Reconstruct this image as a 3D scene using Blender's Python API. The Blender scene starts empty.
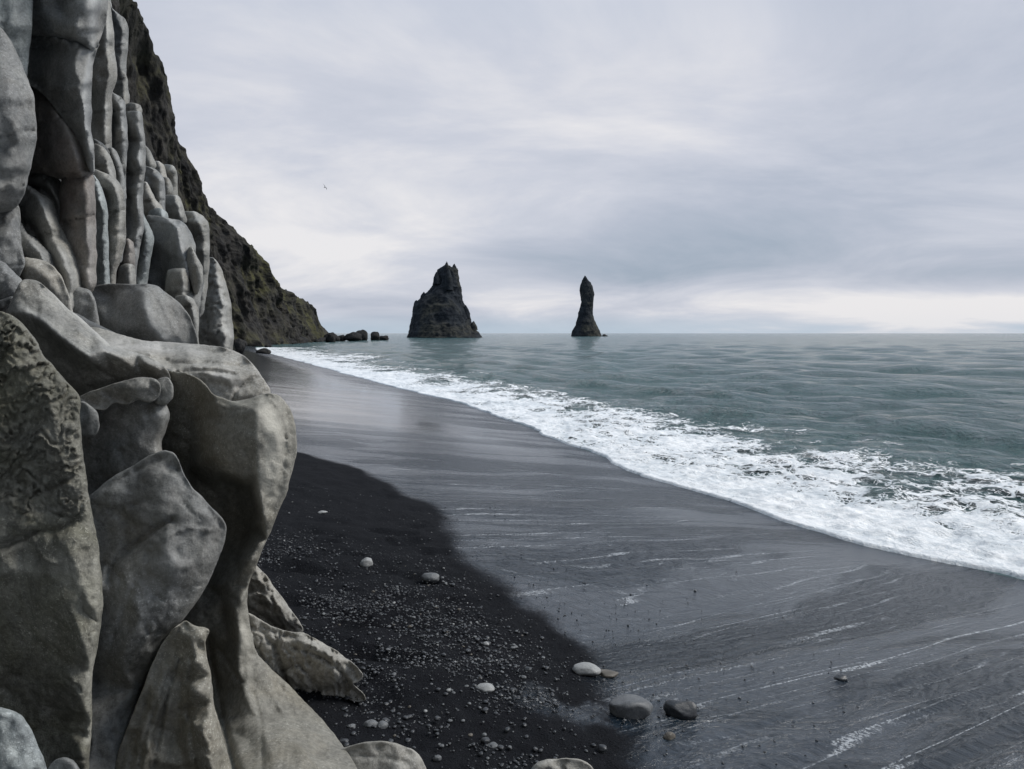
import bpy, math, random
import numpy as np
from mathutils import Vector, Matrix
from mathutils.geometry import delaunay_2d_cdt

random.seed(7)
SC = bpy.context.scene
COL = SC.collection
R = math.radians

# ------------------------------------------------------------------ camera
W, H = 1024, 769
FPX = 720.0                      # focal length measured in photo widths
CAM_Z = 2.6                      # eye height over the sea
HORIZON = 333.0
PITCH = math.atan((H / 2 - HORIZON) / FPX)
cam_d = bpy.data.cameras.new('camera')
cam_d.sensor_width = 36.0
cam_d.lens = FPX / W * 36.0
cam_d.clip_start = 0.05
cam_d.clip_end = 30000
cam = bpy.data.objects.new('camera', cam_d)
COL.objects.link(cam)
cam.location = (0, 0, CAM_Z)
cam.rotation_euler = (R(90) - PITCH, 0, 0)
SC.camera = cam
CP, SP = math.cos(PITCH), math.sin(PITCH)


def pt(x, y, d):
    """world point at photo position x, y and d metres along the view axis (arrays allowed)"""
    u = (np.asarray(x, float) - W / 2) / FPX
    v = (H / 2 - np.asarray(y, float)) / FPX
    d = np.asarray(d, float)
    return np.stack([u * d, d * (CP + v * SP), CAM_Z + d * (v * CP - SP)], -1)


def flat(x, y, z=0.0):
    """point where the view ray meets the level z"""
    v = (H / 2 - y) / FPX
    s = v * CP - SP
    return pt(x, y, (z - CAM_Z) / s)


# ------------------------------------------------------------------ noise
def _hash(ix, iy, iz, seed):
    h = (ix.astype(np.int64) * 374761393 + iy.astype(np.int64) * 668265263
         + iz.astype(np.int64) * 2147483647 + seed * 974634777) & 0xFFFFFFFF
    h = ((h ^ (h >> 13)) * 1274126177) & 0xFFFFFFFF
    h = h ^ (h >> 16)
    return (h & 0xFFFFFF) / float(0xFFFFFF) * 2 - 1


def vnoise(p, seed=0):
    i = np.floor(p)
    f = p - i
    f = f * f * f * (f * (f * 6 - 15) + 10)
    ix, iy, iz = i[:, 0].astype(np.int64), i[:, 1].astype(np.int64), i[:, 2].astype(np.int64)
    r = 0
    for dx in (0, 1):
        wx = f[:, 0] if dx else 1 - f[:, 0]
        for dy in (0, 1):
            wy = f[:, 1] if dy else 1 - f[:, 1]
            for dz in (0, 1):
                wz = f[:, 2] if dz else 1 - f[:, 2]
                r = r + wx * wy * wz * _hash(ix + dx, iy + dy, iz + dz, seed)
    return r


def fbm(p, octs=4, seed=0, gain=0.5):
    r, a, t = 0, 1.0, 0
    p = np.array(p, float)
    for o in range(octs):
        r = r + a * vnoise(p, seed + o * 17)
        t += a
        a *= gain
        p = p * 2.03 + 3.7
    return r / t


def ridged(p, octs=3, seed=0, gain=0.5):
    r, a, t = 0, 1.0, 0
    p = np.array(p, float)
    for o in range(octs):
        r = r + a * (1 - np.abs(vnoise(p, seed + o * 31)) * 2)
        t += a
        a *= gain
        p = p * 2.07 + 1.3
    return r / t


def cells(x, y, seed):
    """distance to the nearest and second nearest scattered point, and the nearest one's number"""
    ix, iy = np.floor(x).astype(np.int64), np.floor(y).astype(np.int64)
    f1 = np.full(len(x), 9.0); f2 = np.full(len(x), 9.0); idn = np.zeros(len(x))
    zero = np.zeros(len(x), np.int64)
    for dx in (-1, 0, 1):
        for dy in (-1, 0, 1):
            cx, cy = ix + dx, iy + dy
            jx = _hash(cx, cy, zero, seed) * 0.42 + 0.5
            jy = _hash(cx, cy, zero + 1, seed) * 0.42 + 0.5
            d = np.hypot(cx + jx - x, cy + jy - y)
            n = d < f1
            f2 = np.where(n, f1, np.minimum(f2, d))
            idn = np.where(n, _hash(cx, cy, zero + 2, seed), idn)
            f1 = np.where(n, d, f1)
    return f1, f2, idn


def facets(x, y, seed):
    """flat faces meeting in crisp edges: heights on a skewed grid joined by planes"""
    sk = 0.3660254
    u, v = x + (x + y) * sk, y + (x + y) * sk
    iu, iv = np.floor(u).astype(np.int64), np.floor(v).astype(np.int64)
    fu, fv = u - iu, v - iv
    z = np.zeros(len(u), np.int64)
    h = lambda a, b: _hash(iu + a, iv + b, z, seed)
    h00, h11 = h(0, 0), h(1, 1)
    lo_ = fu >= fv
    hm = np.where(lo_, h(1, 0), h(0, 1))
    a, b = np.maximum(fu, fv), np.minimum(fu, fv)
    return h00 * (1 - a) + hm * (a - b) + h11 * b


def smooth01(a, b, x):
    t = np.clip((x - a) / (b - a), 0, 1)
    return t * t * (3 - 2 * t)


# ------------------------------------------------------------------ objects
def tag(o, label=None, cat=None, group=None, kind=None):
    if label: o['label'] = label
    if cat: o['category'] = cat
    if group: o['group'] = group
    if kind: o['kind'] = kind
    return o


def mesh_obj(name, verts, faces, mat, loc=None, parent=None, smooth=True, attrs=None, uv=None):
    """links one mesh object; verts are world coordinates, the origin goes to loc"""
    verts = np.asarray(verts, float)
    if loc is None:
        loc = np.array([verts[:, 0].mean(), verts[:, 1].mean(), verts[:, 2].min()])
    loc = np.asarray(loc, float)
    me = bpy.data.meshes.new(name)
    v = (verts - loc).astype(np.float32)
    faces = np.asarray(faces, dtype=np.int32)
    n, k = faces.shape
    me.vertices.add(len(v))
    me.vertices.foreach_set('co', v.ravel())
    me.loops.add(n * k)
    me.loops.foreach_set('vertex_index', faces.ravel())
    me.polygons.add(n)
    me.polygons.foreach_set('loop_start', np.arange(0, n * k, k, dtype=np.int32))
    me.polygons.foreach_set('loop_total', np.full(n, k, dtype=np.int32))
    if smooth:
        me.polygons.foreach_set('use_smooth', np.ones(n, dtype=bool))
    for nm, arr in (attrs or {}).items():
        a = me.attributes.new(nm, 'FLOAT', 'POINT')
        a.data.foreach_set('value', np.asarray(arr, np.float32))
    if uv is not None:
        l = me.uv_layers.new(name='shore')
        l.data.foreach_set('uv', np.asarray(uv, np.float32)[faces.ravel()].ravel())
    me.update(calc_edges=True)
    me.validate()
    me.materials.append(mat)
    o = bpy.data.objects.new(name, me)
    COL.objects.link(o)
    if parent is not None:
        o.parent = parent
        o.location = Vector(loc) - parent.location
    else:
        o.location = loc
    return o


def empty(name, loc):
    o = bpy.data.objects.new(name, None)
    COL.objects.link(o)
    o.location = loc
    return o


def grid_faces(nu, nv):
    i = np.arange(nu - 1)[:, None] * nv + np.arange(nv - 1)[None, :]
    i = i.ravel()
    return np.stack([i, i + nv, i + nv + 1, i + 1], 1)


def vert_normals(v, f):
    n = np.zeros_like(v)
    for k in range(1, f.shape[1] - 1):
        c = np.cross(v[f[:, k]] - v[f[:, 0]], v[f[:, k + 1]] - v[f[:, 0]])
        for j in (0, k, k + 1):
            np.add.at(n, f[:, j], c)
    return n / (np.linalg.norm(n, axis=1, keepdims=True) + 1e-12)


# ------------------------------------------------------------------ node helpers
class NT:
    def __init__(s, name):
        s.m = bpy.data.materials.new(name)
        s.m.use_nodes = True
        s.t = s.m.node_tree
        s.t.nodes.clear()
        s.out = s.n('ShaderNodeOutputMaterial')

    def n(s, typ, **kw):
        nd = s.t.nodes.new(typ)
        for k, v in kw.items():
            setattr(nd, k, v)
        return nd

    def set(s, nd, **kw):
        for k, v in kw.items():
            k = k.replace('_', ' ')
            s.inp(nd, k, v)
        return nd

    def inp(s, nd, key, v):
        i = nd.inputs[key]
        if isinstance(v, bpy.types.NodeSocket):
            s.t.links.new(v, i)
        elif v is not None:
            if i.type == 'RGBA' and len(v) == 3:
                v = (*v, 1)
            i.default_value = v

    def noise(s, vec, scale, detail=4, rough=0.55, dist=0.0, out='Fac'):
        nd = s.n('ShaderNodeTexNoise')
        s.inp(nd, 'Vector', vec)
        s.inp(nd, 'Scale', scale)
        s.inp(nd, 'Detail', detail)
        s.inp(nd, 'Roughness', rough)
        s.inp(nd, 'Distortion', dist)
        return nd.outputs[out]

    def voro(s, vec, scale, feature='F1', out='Distance', rnd=1.0):
        nd = s.n('ShaderNodeTexVoronoi', feature=feature)
        s.inp(nd, 'Vector', vec)
        s.inp(nd, 'Scale', scale)
        s.inp(nd, 'Randomness', rnd)
        return nd.outputs[out]

    def math(s, op, a, b=None, c=None, clamp=False):
        nd = s.n('ShaderNodeMath', operation=op, use_clamp=clamp)
        s.inp(nd, 0, a)
        if b is not None: s.inp(nd, 1, b)
        if c is not None: s.inp(nd, 2, c)
        return nd.outputs[0]

    def vmath(s, op, a, b=None, out=0):
        nd = s.n('ShaderNodeVectorMath', operation=op)
        s.inp(nd, 0, a)
        if b is not None: s.inp(nd, 1, b)
        return nd.outputs[out]

    def mr(s, v, a, b, c=0.0, d=1.0, interp='SMOOTHSTEP'):
        nd = s.n('ShaderNodeMapRange', interpolation_type=interp)
        s.inp(nd, 'Value', v)
        s.inp(nd, 'From Min', a); s.inp(nd, 'From Max', b)
        s.inp(nd, 'To Min', c); s.inp(nd, 'To Max', d)
        return nd.outputs[0]

    def mix(s, f, a, b, blend='MIX'):
        nd = s.n('ShaderNodeMix', data_type='RGBA', blend_type=blend)
        s.inp(nd, 0, f)
        s.inp(nd, 6, a); s.inp(nd, 7, b)
        return nd.outputs[2]

    def mapping(s, vec, scale=(1, 1, 1), rot=(0, 0, 0), loc=(0, 0, 0)):
        nd = s.n('ShaderNodeMapping')
        s.inp(nd, 'Vector', vec)
        nd.inputs['Scale'].default_value = scale
        nd.inputs['Rotation'].default_value = rot
        nd.inputs['Location'].default_value = loc
        return nd.outputs[0]

    def bump(s, h, strength=0.5, dist=0.02, normal=None):
        nd = s.n('ShaderNodeBump')
        s.inp(nd, 'Height', h)
        s.inp(nd, 'Strength', strength)
        s.inp(nd, 'Distance', dist)
        if normal is not None: s.inp(nd, 'Normal', normal)
        return nd.outputs[0]

    def attr(s, name):
        nd = s.n('ShaderNodeAttribute', attribute_name=name)
        return nd.outputs['Fac']

    def princ(s, **kw):
        nd = s.n('ShaderNodeBsdfPrincipled')
        for k, v in kw.items():
            s.inp(nd, k.replace('_', ' '), v)
        return nd


def rock_material(name, dark, light, tint=None, tint_amt=0.0, fine=1.0, rough=0.72, streak=None, pits=True, bump=1.0, scale=1.0):
    """sea-worn basalt: mottled greys, pale scuffs, pits and fine grain"""
    m = NT(name)
    co = m.n('ShaderNodeTexCoord').outputs['Object']
    geo = m.n('ShaderNodeNewGeometry').outputs['Position']
    big = m.noise(geo, 1.6 * scale, 5, 0.6, 0.6)
    med = m.noise(geo, 9 * scale, 6, 0.62, 0.3)
    fin = m.noise(geo, 48 * scale, 6, 0.75)
    spk = m.noise(geo, 120 * scale, 3, 0.7)
    f = m.math('ADD', m.math('MULTIPLY', big, 0.42), m.math('MULTIPLY', med, 0.28))
    f = m.math('ADD', f, m.math('MULTIPLY', fin, 0.30))
    f = m.mr(f, 0.25, 0.75)
    c = m.mix(f, dark, light)
    if tint is not None:
        tn = m.mr(m.noise(m.mapping(geo, loc=(5, 3, 1)), 2.3 * scale, 5, 0.65, 0.8), 0.40, 0.75, 0.0, 0.8)
        c = m.mix(m.math('MULTIPLY', tn, tint_amt), c, tint)
    if streak is not None:
        w = m.noise(m.mapping(geo, scale=streak), 3.0 * scale, 6, 0.65, 0.5)
        c = m.mix(m.mr(w, 0.35, 0.65), c, m.mix(1.0, c, (1.35, 1.33, 1.28), 'MULTIPLY'))
    # pale scuffs and salt specks
    sp = m.math('MULTIPLY', m.mr(spk, 0.57, 0.66), m.mr(big, 0.38, 0.62, 0.15, 1.0))
    c = m.mix(m.math('MULTIPLY', sp, 0.7), c, tuple(min(0.6, x * 2.0) for x in light))
    dk = m.mr(fin, 0.34, 0.60, 0.80, 1.08)
    nd = m.n('ShaderNodeMix', data_type='RGBA', blend_type='MULTIPLY')
    m.inp(nd, 0, 1.0); m.inp(nd, 6, c)
    cmb = m.n('ShaderNodeCombineColor')
    for k in range(3): m.t.links.new(dk, cmb.inputs[k])
    m.t.links.new(cmb.outputs[0], nd.inputs[7])
    c = nd.outputs[2]
    wear = m.attr('wear')
    c = m.mix(m.math('MULTIPLY', wear, m.mr(med, 0.3, 0.6, 0.35, 0.8)), c, tuple(min(0.62, x * 1.7 + 0.04) for x in light))  # pale colour for worn edges and for highlights painted on lit sides
    h = m.math('ADD', m.math('MULTIPLY', med, 0.16 * bump), m.math('MULTIPLY', fin, 0.07 * bump))
    h = m.math('ADD', h, m.math('MULTIPLY', spk, 0.035))
    if pits:
        v = m.voro(m.vmath('ADD', geo, m.noise(geo, 20 * scale, 2, out='Color')), 34 * scale)
        pit = m.math('MULTIPLY', m.mr(v, 0.06, 0.2, 1, 0), m.mr(big, 0.48, 0.6))
        h = m.math('SUBTRACT', h, m.math('MULTIPLY', pit, 0.12))
    nrm = m.bump(h, 1.0, 0.050 * max(bump, 1.0) / scale)
    b = m.princ(Base_Color=c, Roughness=m.mr(med, 0.3, 0.7, rough - 0.20, rough - 0.02), Normal=nrm)
    b.inputs['Specular IOR Level'].default_value = 0.4
    m.t.links.new(b.outputs[0], m.out.inputs[0])
    return m.m


# ------------------------------------------------------------------ sculpted rock lobes
def chaikin(p, it=2, cut=0.22):
    p = np.asarray(p, float)
    for _ in range(it):
        q = np.roll(p, -1, 0)
        p = np.stack([p * (1 - cut) + q * cut, p * cut + q * (1 - cut)], 1).reshape(-1, p.shape[1])
    return p


def resample(p, step, closed=True):
    p = np.asarray(p, float)
    q = np.vstack([p, p[:1]]) if closed else p
    seg = np.linalg.norm(np.diff(q[:, :2], axis=0), axis=1)
    s = np.concatenate([[0], np.cumsum(seg)])
    n = max(8 if closed else 2, int(s[-1] / step))
    t = np.linspace(0, s[-1], n, endpoint=not closed)
    return np.stack([np.interp(t, s, q[:, k]) for k in range(q.shape[1])], 1)


def poly_dist(P, line, closed=True):
    """distance from points P (n,2) to a polyline, chunked"""
    a = line
    b = np.roll(line, -1, 0) if closed else line[1:]
    if not closed: a = line[:-1]
    out = np.empty(len(P))
    ab = b - a
    L = (ab ** 2).sum(1) + 1e-12
    for i in range(0, len(P), 4000):
        q = P[i:i + 4000]
        t = np.clip(((q[:, None] - a[None]) * ab[None]).sum(2) / L[None], 0, 1)
        d = q[:, None] - (a[None] + t[..., None] * ab[None])
        out[i:i + 4000] = np.sqrt((d ** 2).sum(2).min(1))
    return out


def inside(P, poly):
    x, y = P[:, 0], P[:, 1]
    r = np.zeros(len(P), bool)
    j = len(poly) - 1
    for i in range(len(poly)):
        xi, yi = poly[i]; xj, yj = poly[j]
        if yi != yj:
            c = ((yi > y) != (yj > y)) & (x < (xj - xi) * (y - yi) / (yj - yi) + xi)
            r ^= c
        j = i
    return r


def blur(a, s):
    if s <= 0: return a
    k = int(max(1, math.ceil(s * 2.5)))
    w = np.exp(-0.5 * (np.arange(-k, k + 1) / s) ** 2)
    w /= w.sum()
    for ax in (0, 1):
        pad = [(0, 0), (0, 0)]
        pad[ax] = (k, k)
        b = np.pad(a, pad, mode='edge')
        r = np.zeros_like(a)
        for i, wi in enumerate(w):
            sl = [slice(None), slice(None)]
            sl[ax] = slice(i, i + a.shape[ax])
            r += wi * b[tuple(sl)]
        a = r
    return a


LOBE_N = [0]


def lobe(name, outline, D, mat, ctrl=(), edge=14, puff=None, thick=60, sm=3.0, step=2.4,
         lines=(), nz=((40, 2.0), (12, 0.7)), wrinkle=None, wear=(), parent=None, it=2, squash=1.0, skew=0.0, grow=0.0, lean=None,
         crev=None, fold=0.9, scallop=None, joints=None, cut=0.22):
    """one closed rock: outline in photo units standing D metres off, heights in the same units
    lines: (polyline, width, height) ridges (+) or cracks (-); wrinkle: (amp, wavelength, (sx, sy), angle)"""
    LOBE_N[0] += 1
    seed = LOBE_N[0] * 13
    puff = edge * 0.9 if puff is None else puff
    ol = np.array([(p[0], p[1], p[2] if len(p) > 2 else 0.0) for p in outline], float)
    raw = ol.copy()
    ol = chaikin(ol, it, cut)
    # a worn, slightly uneven outline
    b = resample(ol, step)
    tang = np.roll(b, -1, 0)[:, :2] - np.roll(b, 1, 0)[:, :2]
    tang /= np.linalg.norm(tang, axis=1, keepdims=True) + 1e-9
    area = 0.5 * np.sum(b[:, 0] * np.roll(b[:, 1], -1) - np.roll(b[:, 0], -1) * b[:, 1])
    nrm = np.stack([tang[:, 1], -tang[:, 0]], 1) * (1 if area > 0 else -1)   # outwards
    wob = fbm(np.stack([b[:, 0] / 16, b[:, 1] / 16, np.full(len(b), seed)], 1), 4, seed, 0.6) * 1.6
    b[:, :2] += nrm * wob[:, None]
    b[:, :2] += nrm * grow
    B = b[:, :2]
    lo = B.min(0) - 2
    hi = B.max(0) + 2
    # interior samples: rings near the rim plus a jittered grid
    pts = [B]
    mind = []
    for k, off in enumerate((0.5, 1.4, 3.0)):
        if off < edge:
            pts.append(B[k % 2::1] - nrm[k % 2::1] * off)
    gx, gy = np.meshgrid(np.arange(lo[0], hi[0], step), np.arange(lo[1], hi[1], step))
    G = np.stack([gx.ravel(), gy.ravel()], 1)
    rs = np.random.RandomState(seed)
    G = G + rs.uniform(-0.25, 0.25, G.shape) * step
    m = inside(G, B)
    G = G[m]
    gd = poly_dist(G, B)
    G = G[gd > 3.0 + step * 0.7]
    rings = np.vstack(pts[1:]) if len(pts) > 1 else np.zeros((0, 2))
    rm = inside(rings, B)
    rd = poly_dist(rings, B)
    rings = rings[rm & (rd > 0.35)]
    allp = np.vstack([B, rings, G])
    nb = len(B)
    edges = [(i, (i + 1) % nb) for i in range(nb)]
    vs, es, fs, ov, oe, of = delaunay_2d_cdt([Vector(p) for p in allp], edges, [], 1, 1e-5)
    V2 = np.array([(v.x, v.y) for v in vs])
    F = np.array([f for f in fs if len(f) == 3], dtype=np.int64)
    dist = poly_dist(V2, B)
    # height field from the control points
    cp = np.array([(p[0], p[1], p[2]) for p in ctrl], float).reshape(-1, 3)
    S = np.vstack([resample(raw, 25), cp]) if len(cp) else resample(raw, 25)
    gx = np.arange(lo[0], hi[0] + 1, 1.5)
    gy = np.arange(lo[1], hi[1] + 1, 1.5)
    GX, GY = np.meshgrid(gx, gy)
    Q = np.stack([GX.ravel(), GY.ravel()], 1)
    hq = np.zeros(len(Q))
    for i in range(0, len(Q), 4000):
        d2 = ((Q[i:i + 4000, None] - S[None, :, :2]) ** 2).sum(2) + 4
        w = 1 / d2 ** 1.7
        hq[i:i + 4000] = (w * S[None, :, 2]).sum(1) / w.sum(1)
    if len(cp):
        tv, te, tf, a1, a2, a3 = delaunay_2d_cdt([Vector(p[:2]) for p in S], [], [], 0, 1e-5)
        hv = []
        for k in range(len(tv)):
            hv.append(S[a1[k][0], 2] if len(a1[k]) else 0)
        tv = np.array([(v.x, v.y) for v in tv])
        hv = np.array(hv)
        for t in tf:
            if len(t) != 3: continue
            A, Bq, C = tv[t[0]], tv[t[1]], tv[t[2]]
            den = (Bq[1] - C[1]) * (A[0] - C[0]) + (C[0] - Bq[0]) * (A[1] - C[1])
            if abs(den) < 1e-9: continue
            mn = np.minimum(np.minimum(A, Bq), C); mx = np.maximum(np.maximum(A, Bq), C)
            mk = (Q[:, 0] >= mn[0]) & (Q[:, 0] <= mx[0]) & (Q[:, 1] >= mn[1]) & (Q[:, 1] <= mx[1])
            q = Q[mk]
            w1 = ((Bq[1] - C[1]) * (q[:, 0] - C[0]) + (C[0] - Bq[0]) * (q[:, 1] - C[1])) / den
            w2 = ((C[1] - A[1]) * (q[:, 0] - C[0]) + (A[0] - C[0]) * (q[:, 1] - C[1])) / den
            w3 = 1 - w1 - w2
            ins = (w1 >= -1e-6) & (w2 >= -1e-6) & (w3 >= -1e-6)
            val = w1 * hv[t[0]] + w2 * hv[t[1]] + w3 * hv[t[2]]
            idx = np.where(mk)[0][ins]
            hq[idx] = val[ins]
    Hf = blur(hq.reshape(GX.shape), sm / 1.5)

    def samp(P):
        fx = np.clip((P[:, 0] - gx[0]) / 1.5, 0, len(gx) - 1.001)
        fy = np.clip((P[:, 1] - gy[0]) / 1.5, 0, len(gy) - 1.001)
        ix, iy = fx.astype(int), fy.astype(int)
        ax, ay = fx - ix, fy - iy
        return (Hf[iy, ix] * (1 - ax) * (1 - ay) + Hf[iy, ix + 1] * ax * (1 - ay)
                + Hf[iy + 1, ix] * (1 - ax) * ay + Hf[iy + 1, ix + 1] * ax * ay)
    h = samp(V2)
    t = np.clip(dist / edge, 0, 1)
    prof = np.clip(1 - (1 - t) ** 2.6, 0, 1) ** 0.5
    front = h + puff * prof
    if skew:
        # a ridge towards the seaward edge: broad face turned inland, narrow one turned to the light
        yb = np.clip(((V2[:, 1] - lo[1]) / 3).astype(int), 0, None)
        bb = np.clip(((B[:, 1] - lo[1]) / 3).astype(int), 0, None)
        nb_ = max(yb.max(), bb.max()) + 1
        mn_ = np.full(nb_, 1e9); mx_ = np.full(nb_, -1e9)
        np.minimum.at(mn_, bb, B[:, 0]); np.maximum.at(mx_, bb, B[:, 0])
        ok = mx_ > mn_
        ii = np.arange(nb_)
        mn_ = np.interp(ii, ii[ok], mn_[ok]); mx_ = np.interp(ii, ii[ok], mx_[ok])
        ker = np.ones(5) / 5
        mn_ = np.convolve(np.pad(mn_, 2, mode='edge'), ker, 'valid'); mx_ = np.convolve(np.pad(mx_, 2, mode='edge'), ker, 'valid')
        wd_ = np.maximum(mx_ - mn_, 1)[yb]
        tx_ = np.clip((V2[:, 0] - mn_[yb]) / wd_, 0, 1) + fbm(np.stack([V2[:, 0] * 0, V2[:, 1] / 22, np.full(len(V2), seed)], 1), 2, seed) * 0.10
        rdg = np.where(tx_ < 0.74, tx_ / 0.74, 1 - (tx_ - 0.74) / 0.26 * 0.9)
        front = front + skew * np.minimum(wd_, 60) * rdg
        skw = 0.65 * np.exp(-((tx_ - 0.78) / 0.13) ** 2) * smooth01(-0.3, 0.3, fbm(np.stack([V2[:, 0] * 0 + seed, V2[:, 1] / 30, V2[:, 0] * 0], 1), 2, seed + 8))  # pale band on the ridge: worn edge plus painted highlight
    if lean:
        ly = np.array(lean, float)
        front = front + np.interp(V2[:, 1], ly[:, 0], ly[:, 1])
    if fold:
        # long soft folds and chipped hollows, following the stone
        f3 = np.stack([V2[:, 0] / 26, V2[:, 1] / 60, np.full(len(V2), seed * 0.7)], 1)
        front = front + (ridged(f3, 2, seed + 2, 0.4) - 0.4) * 2.0 * fold * np.clip(dist / 6, 0, 1)
        chip = np.maximum(fbm(np.stack([V2[:, 0] / 17, V2[:, 1] / 15, np.full(len(V2), seed + 1.3)], 1), 2, seed + 4) - 0.28, 0)
        front = front - chip * 9 * fold * np.clip(dist / 4, 0, 1)
    swear = np.zeros(len(V2))
    if scallop:
        # shallow water-worn scoops that meet in crisp ridges
        for (size, amp, st, ang) in scallop:
            ca, sa = math.cos(ang), math.sin(ang)
            wp = fbm(np.stack([V2[:, 0] / 38, V2[:, 1] / 38, np.full(len(V2), seed + 0.5)], 1), 3, seed + 41)
            wq = fbm(np.stack([V2[:, 0] / 38, V2[:, 1] / 38, np.full(len(V2), seed + 9.5)], 1), 3, seed + 43)
            a = (V2[:, 0] * ca + V2[:, 1] * sa) / (size * st) + wp * 0.35 + seed
            c = (-V2[:, 0] * sa + V2[:, 1] * ca) / size + wq * 0.35
            f1, f2, idn = cells(a, c, seed + int(size))
            g = np.clip(dist / 5, 0, 1)
            fc = facets(a * 0.9, c * 0.9, seed + int(size)) * 1.25 + facets(a * 2.1 + 3, c * 2.1, seed + 7 + int(size)) * 0.38
            front = front + fc * amp * g
            swear = np.maximum(swear, 0.0 * np.exp(-((f2 - f1) / 0.10) ** 2) * smooth01(-0.2, 0.3, wp + idn * 0.3) * g)
    if joints:
        # cross joints: blocks set a little forward or back
        step_, amp = joints
        yy = V2[:, 1] + (V2[:, 0] - B[:, 0].mean()) * 0.25 + fbm(np.stack([V2[:, 0] / 12, V2[:, 1] / 12, np.full(len(V2), seed + 5.0)], 1), 2, seed) * 2.5
        kk = yy / step_ + 0.35 * vnoise(np.stack([yy / step_, yy * 0 + seed, yy * 0], 1), seed)
        ki = np.floor(kk)
        hs = _hash(ki.astype(np.int64), np.full(len(kk), seed), np.zeros(len(kk), np.int64), 3)
        fr_ = kk - ki
        front = front + (hs * amp - amp * 1.1 * np.exp(-(np.minimum(fr_, 1 - fr_) * step_ / 1.1) ** 2)) * np.clip(dist / 3, 0, 1)
    if crev:
        for (wl, ang, st, dep, w_) in crev:
            ca, sa = math.cos(ang), math.sin(ang)
            wp = fbm(np.stack([V2[:, 0] / 30, V2[:, 1] / 30, np.full(len(V2), 7.7)], 1), 3, seed + 31)
            a = (V2[:, 0] * ca + V2[:, 1] * sa) / (wl * st) + wp * 0.5
            c = (-V2[:, 0] * sa + V2[:, 1] * ca) / wl + wp * 1.4
            nn = vnoise(np.stack([a, c, np.full(len(V2), 0.6)], 1), seed + 33)
            front = front - dep * np.exp(-np.abs(nn) / w_) * np.clip(dist / 4, 0, 1) * smooth01(-0.25, 0.2, vnoise(np.stack([a * 1.3 + 9, c * 0.3, nn * 0 + 2.2], 1), seed + 35) + 0.15)
    wr = np.maximum(skw, swear) if skew else swear
    jit = fbm(np.stack([V2[:, 0] / 14, V2[:, 1] / 14, np.full(len(V2), seed + 3.0)], 1), 2, seed + 5) * 3.0
    inner = np.clip(dist / 4, 0, 1)
    for pl, wd, hh in lines:
        pl = resample(chaikin_open(np.array(pl, float)), 3, closed=False)
        d = np.abs(poly_dist(V2, pl, closed=False) + jit * 0.25)
        front = front + hh * np.exp(-(d / wd) ** 1.5) * inner
    for pl, wd, amt in wear:
        pl = resample(chaikin_open(np.array(pl, float)), 3, closed=False)
        d = poly_dist(V2, pl, closed=False)
        wr = np.maximum(wr, amt * np.exp(-(np.maximum(d + jit * 0.4, 0) / wd) ** 2))
    if wrinkle:
        amp, wl, ang, stretch = wrinkle[:4]
        ymax = wrinkle[4] if len(wrinkle) > 4 else None
        ca, sa = math.cos(ang), math.sin(ang)
        warp = fbm(np.stack([V2[:, 0] / 34, V2[:, 1] / 34, np.full(len(V2), 1.5)], 1), 4, seed + 9, 0.6)
        a = (V2[:, 0] * ca + V2[:, 1] * sa) / (wl * stretch)
        c = (-V2[:, 0] * sa + V2[:, 1] * ca) / wl + warp * 3.4
        c = c + vnoise(np.stack([a * 1.6, c * 0.35, np.full(len(V2), 4.4)], 1), seed + 11) * 1.0
        fr = c - np.floor(c)
        cell = _hash(np.floor(c).astype(np.int64), np.floor(a * 0.6 + np.floor(c) * 0.37).astype(np.int64), np.zeros(len(c), np.int64), seed) * 0.5 + 0.5
        saw = np.where(fr < 0.84, fr / 0.84, (1 - fr) / 0.16)          # scales that overlap: long back, short undercut lip
        r = saw * (0.35 + 0.65 * cell) + 0.12 * ridged(np.stack([a * 2, c * 1.6, np.full(len(V2), 0.3)], 1), 2, seed + 21, 0.55)
        msk = inner if ymax is None else inner * (1 - smooth01(ymax - 14, ymax + 14, V2[:, 1] + warp * 45))
        front = front + (r - 0.45) * amp * msk
    back = h.mean() * 0.3 + np.minimum(h, 0) * 0.7 - thick * prof * squash
    if lean: back = back + np.interp(V2[:, 1], ly[:, 0], ly[:, 1])
    back = np.minimum(back, front - 0.4 * prof * thick)
    back[dist < 1e-4] = front[dist < 1e-4]
    k = D / FPX
    VF = pt(V2[:, 0], V2[:, 1], D - front * k)
    VB = pt(V2[:, 0], V2[:, 1], D - back * k)
    n = len(V2)
    rim = dist < 1e-3
    mp = np.where(rim, np.arange(n), np.arange(n) + n)
    # orient the faces towards the camera
    a, b_, c_ = V2[F[:, 0]], V2[F[:, 1]], V2[F[:, 2]]
    cr = (b_[:, 0] - a[:, 0]) * (c_[:, 1] - a[:, 1]) - (b_[:, 1] - a[:, 1]) * (c_[:, 0] - a[:, 0])
    F = np.where((cr > 0)[:, None], F[:, ::-1], F)
    FB = mp[F][:, ::-1]
    Vt = np.vstack([VF, VB])
    Ft = np.vstack([F, FB])
    keep = np.unique(Ft)
    re = np.full(2 * n, -1)
    re[keep] = np.arange(len(keep))
    Vt = Vt[keep]; Ft = re[Ft]
    wr2 = np.concatenate([wr, np.zeros(n)])[keep]
    inn = np.concatenate([np.clip(dist / 3, 0.15, 1), np.ones(n)])[keep]
    N = vert_normals(Vt, Ft)
    q = Vt / k
    for wl, amp in nz:
        amp = amp * (0.45 if wl >= 20 else 0.55)
        Vt = Vt + N * (fbm(q / wl + seed, 3, seed + int(wl)) * amp * k * inn)[:, None]
    return mesh_obj(name, Vt, Ft, mat, parent=parent, attrs={'wear': wr2})


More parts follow.
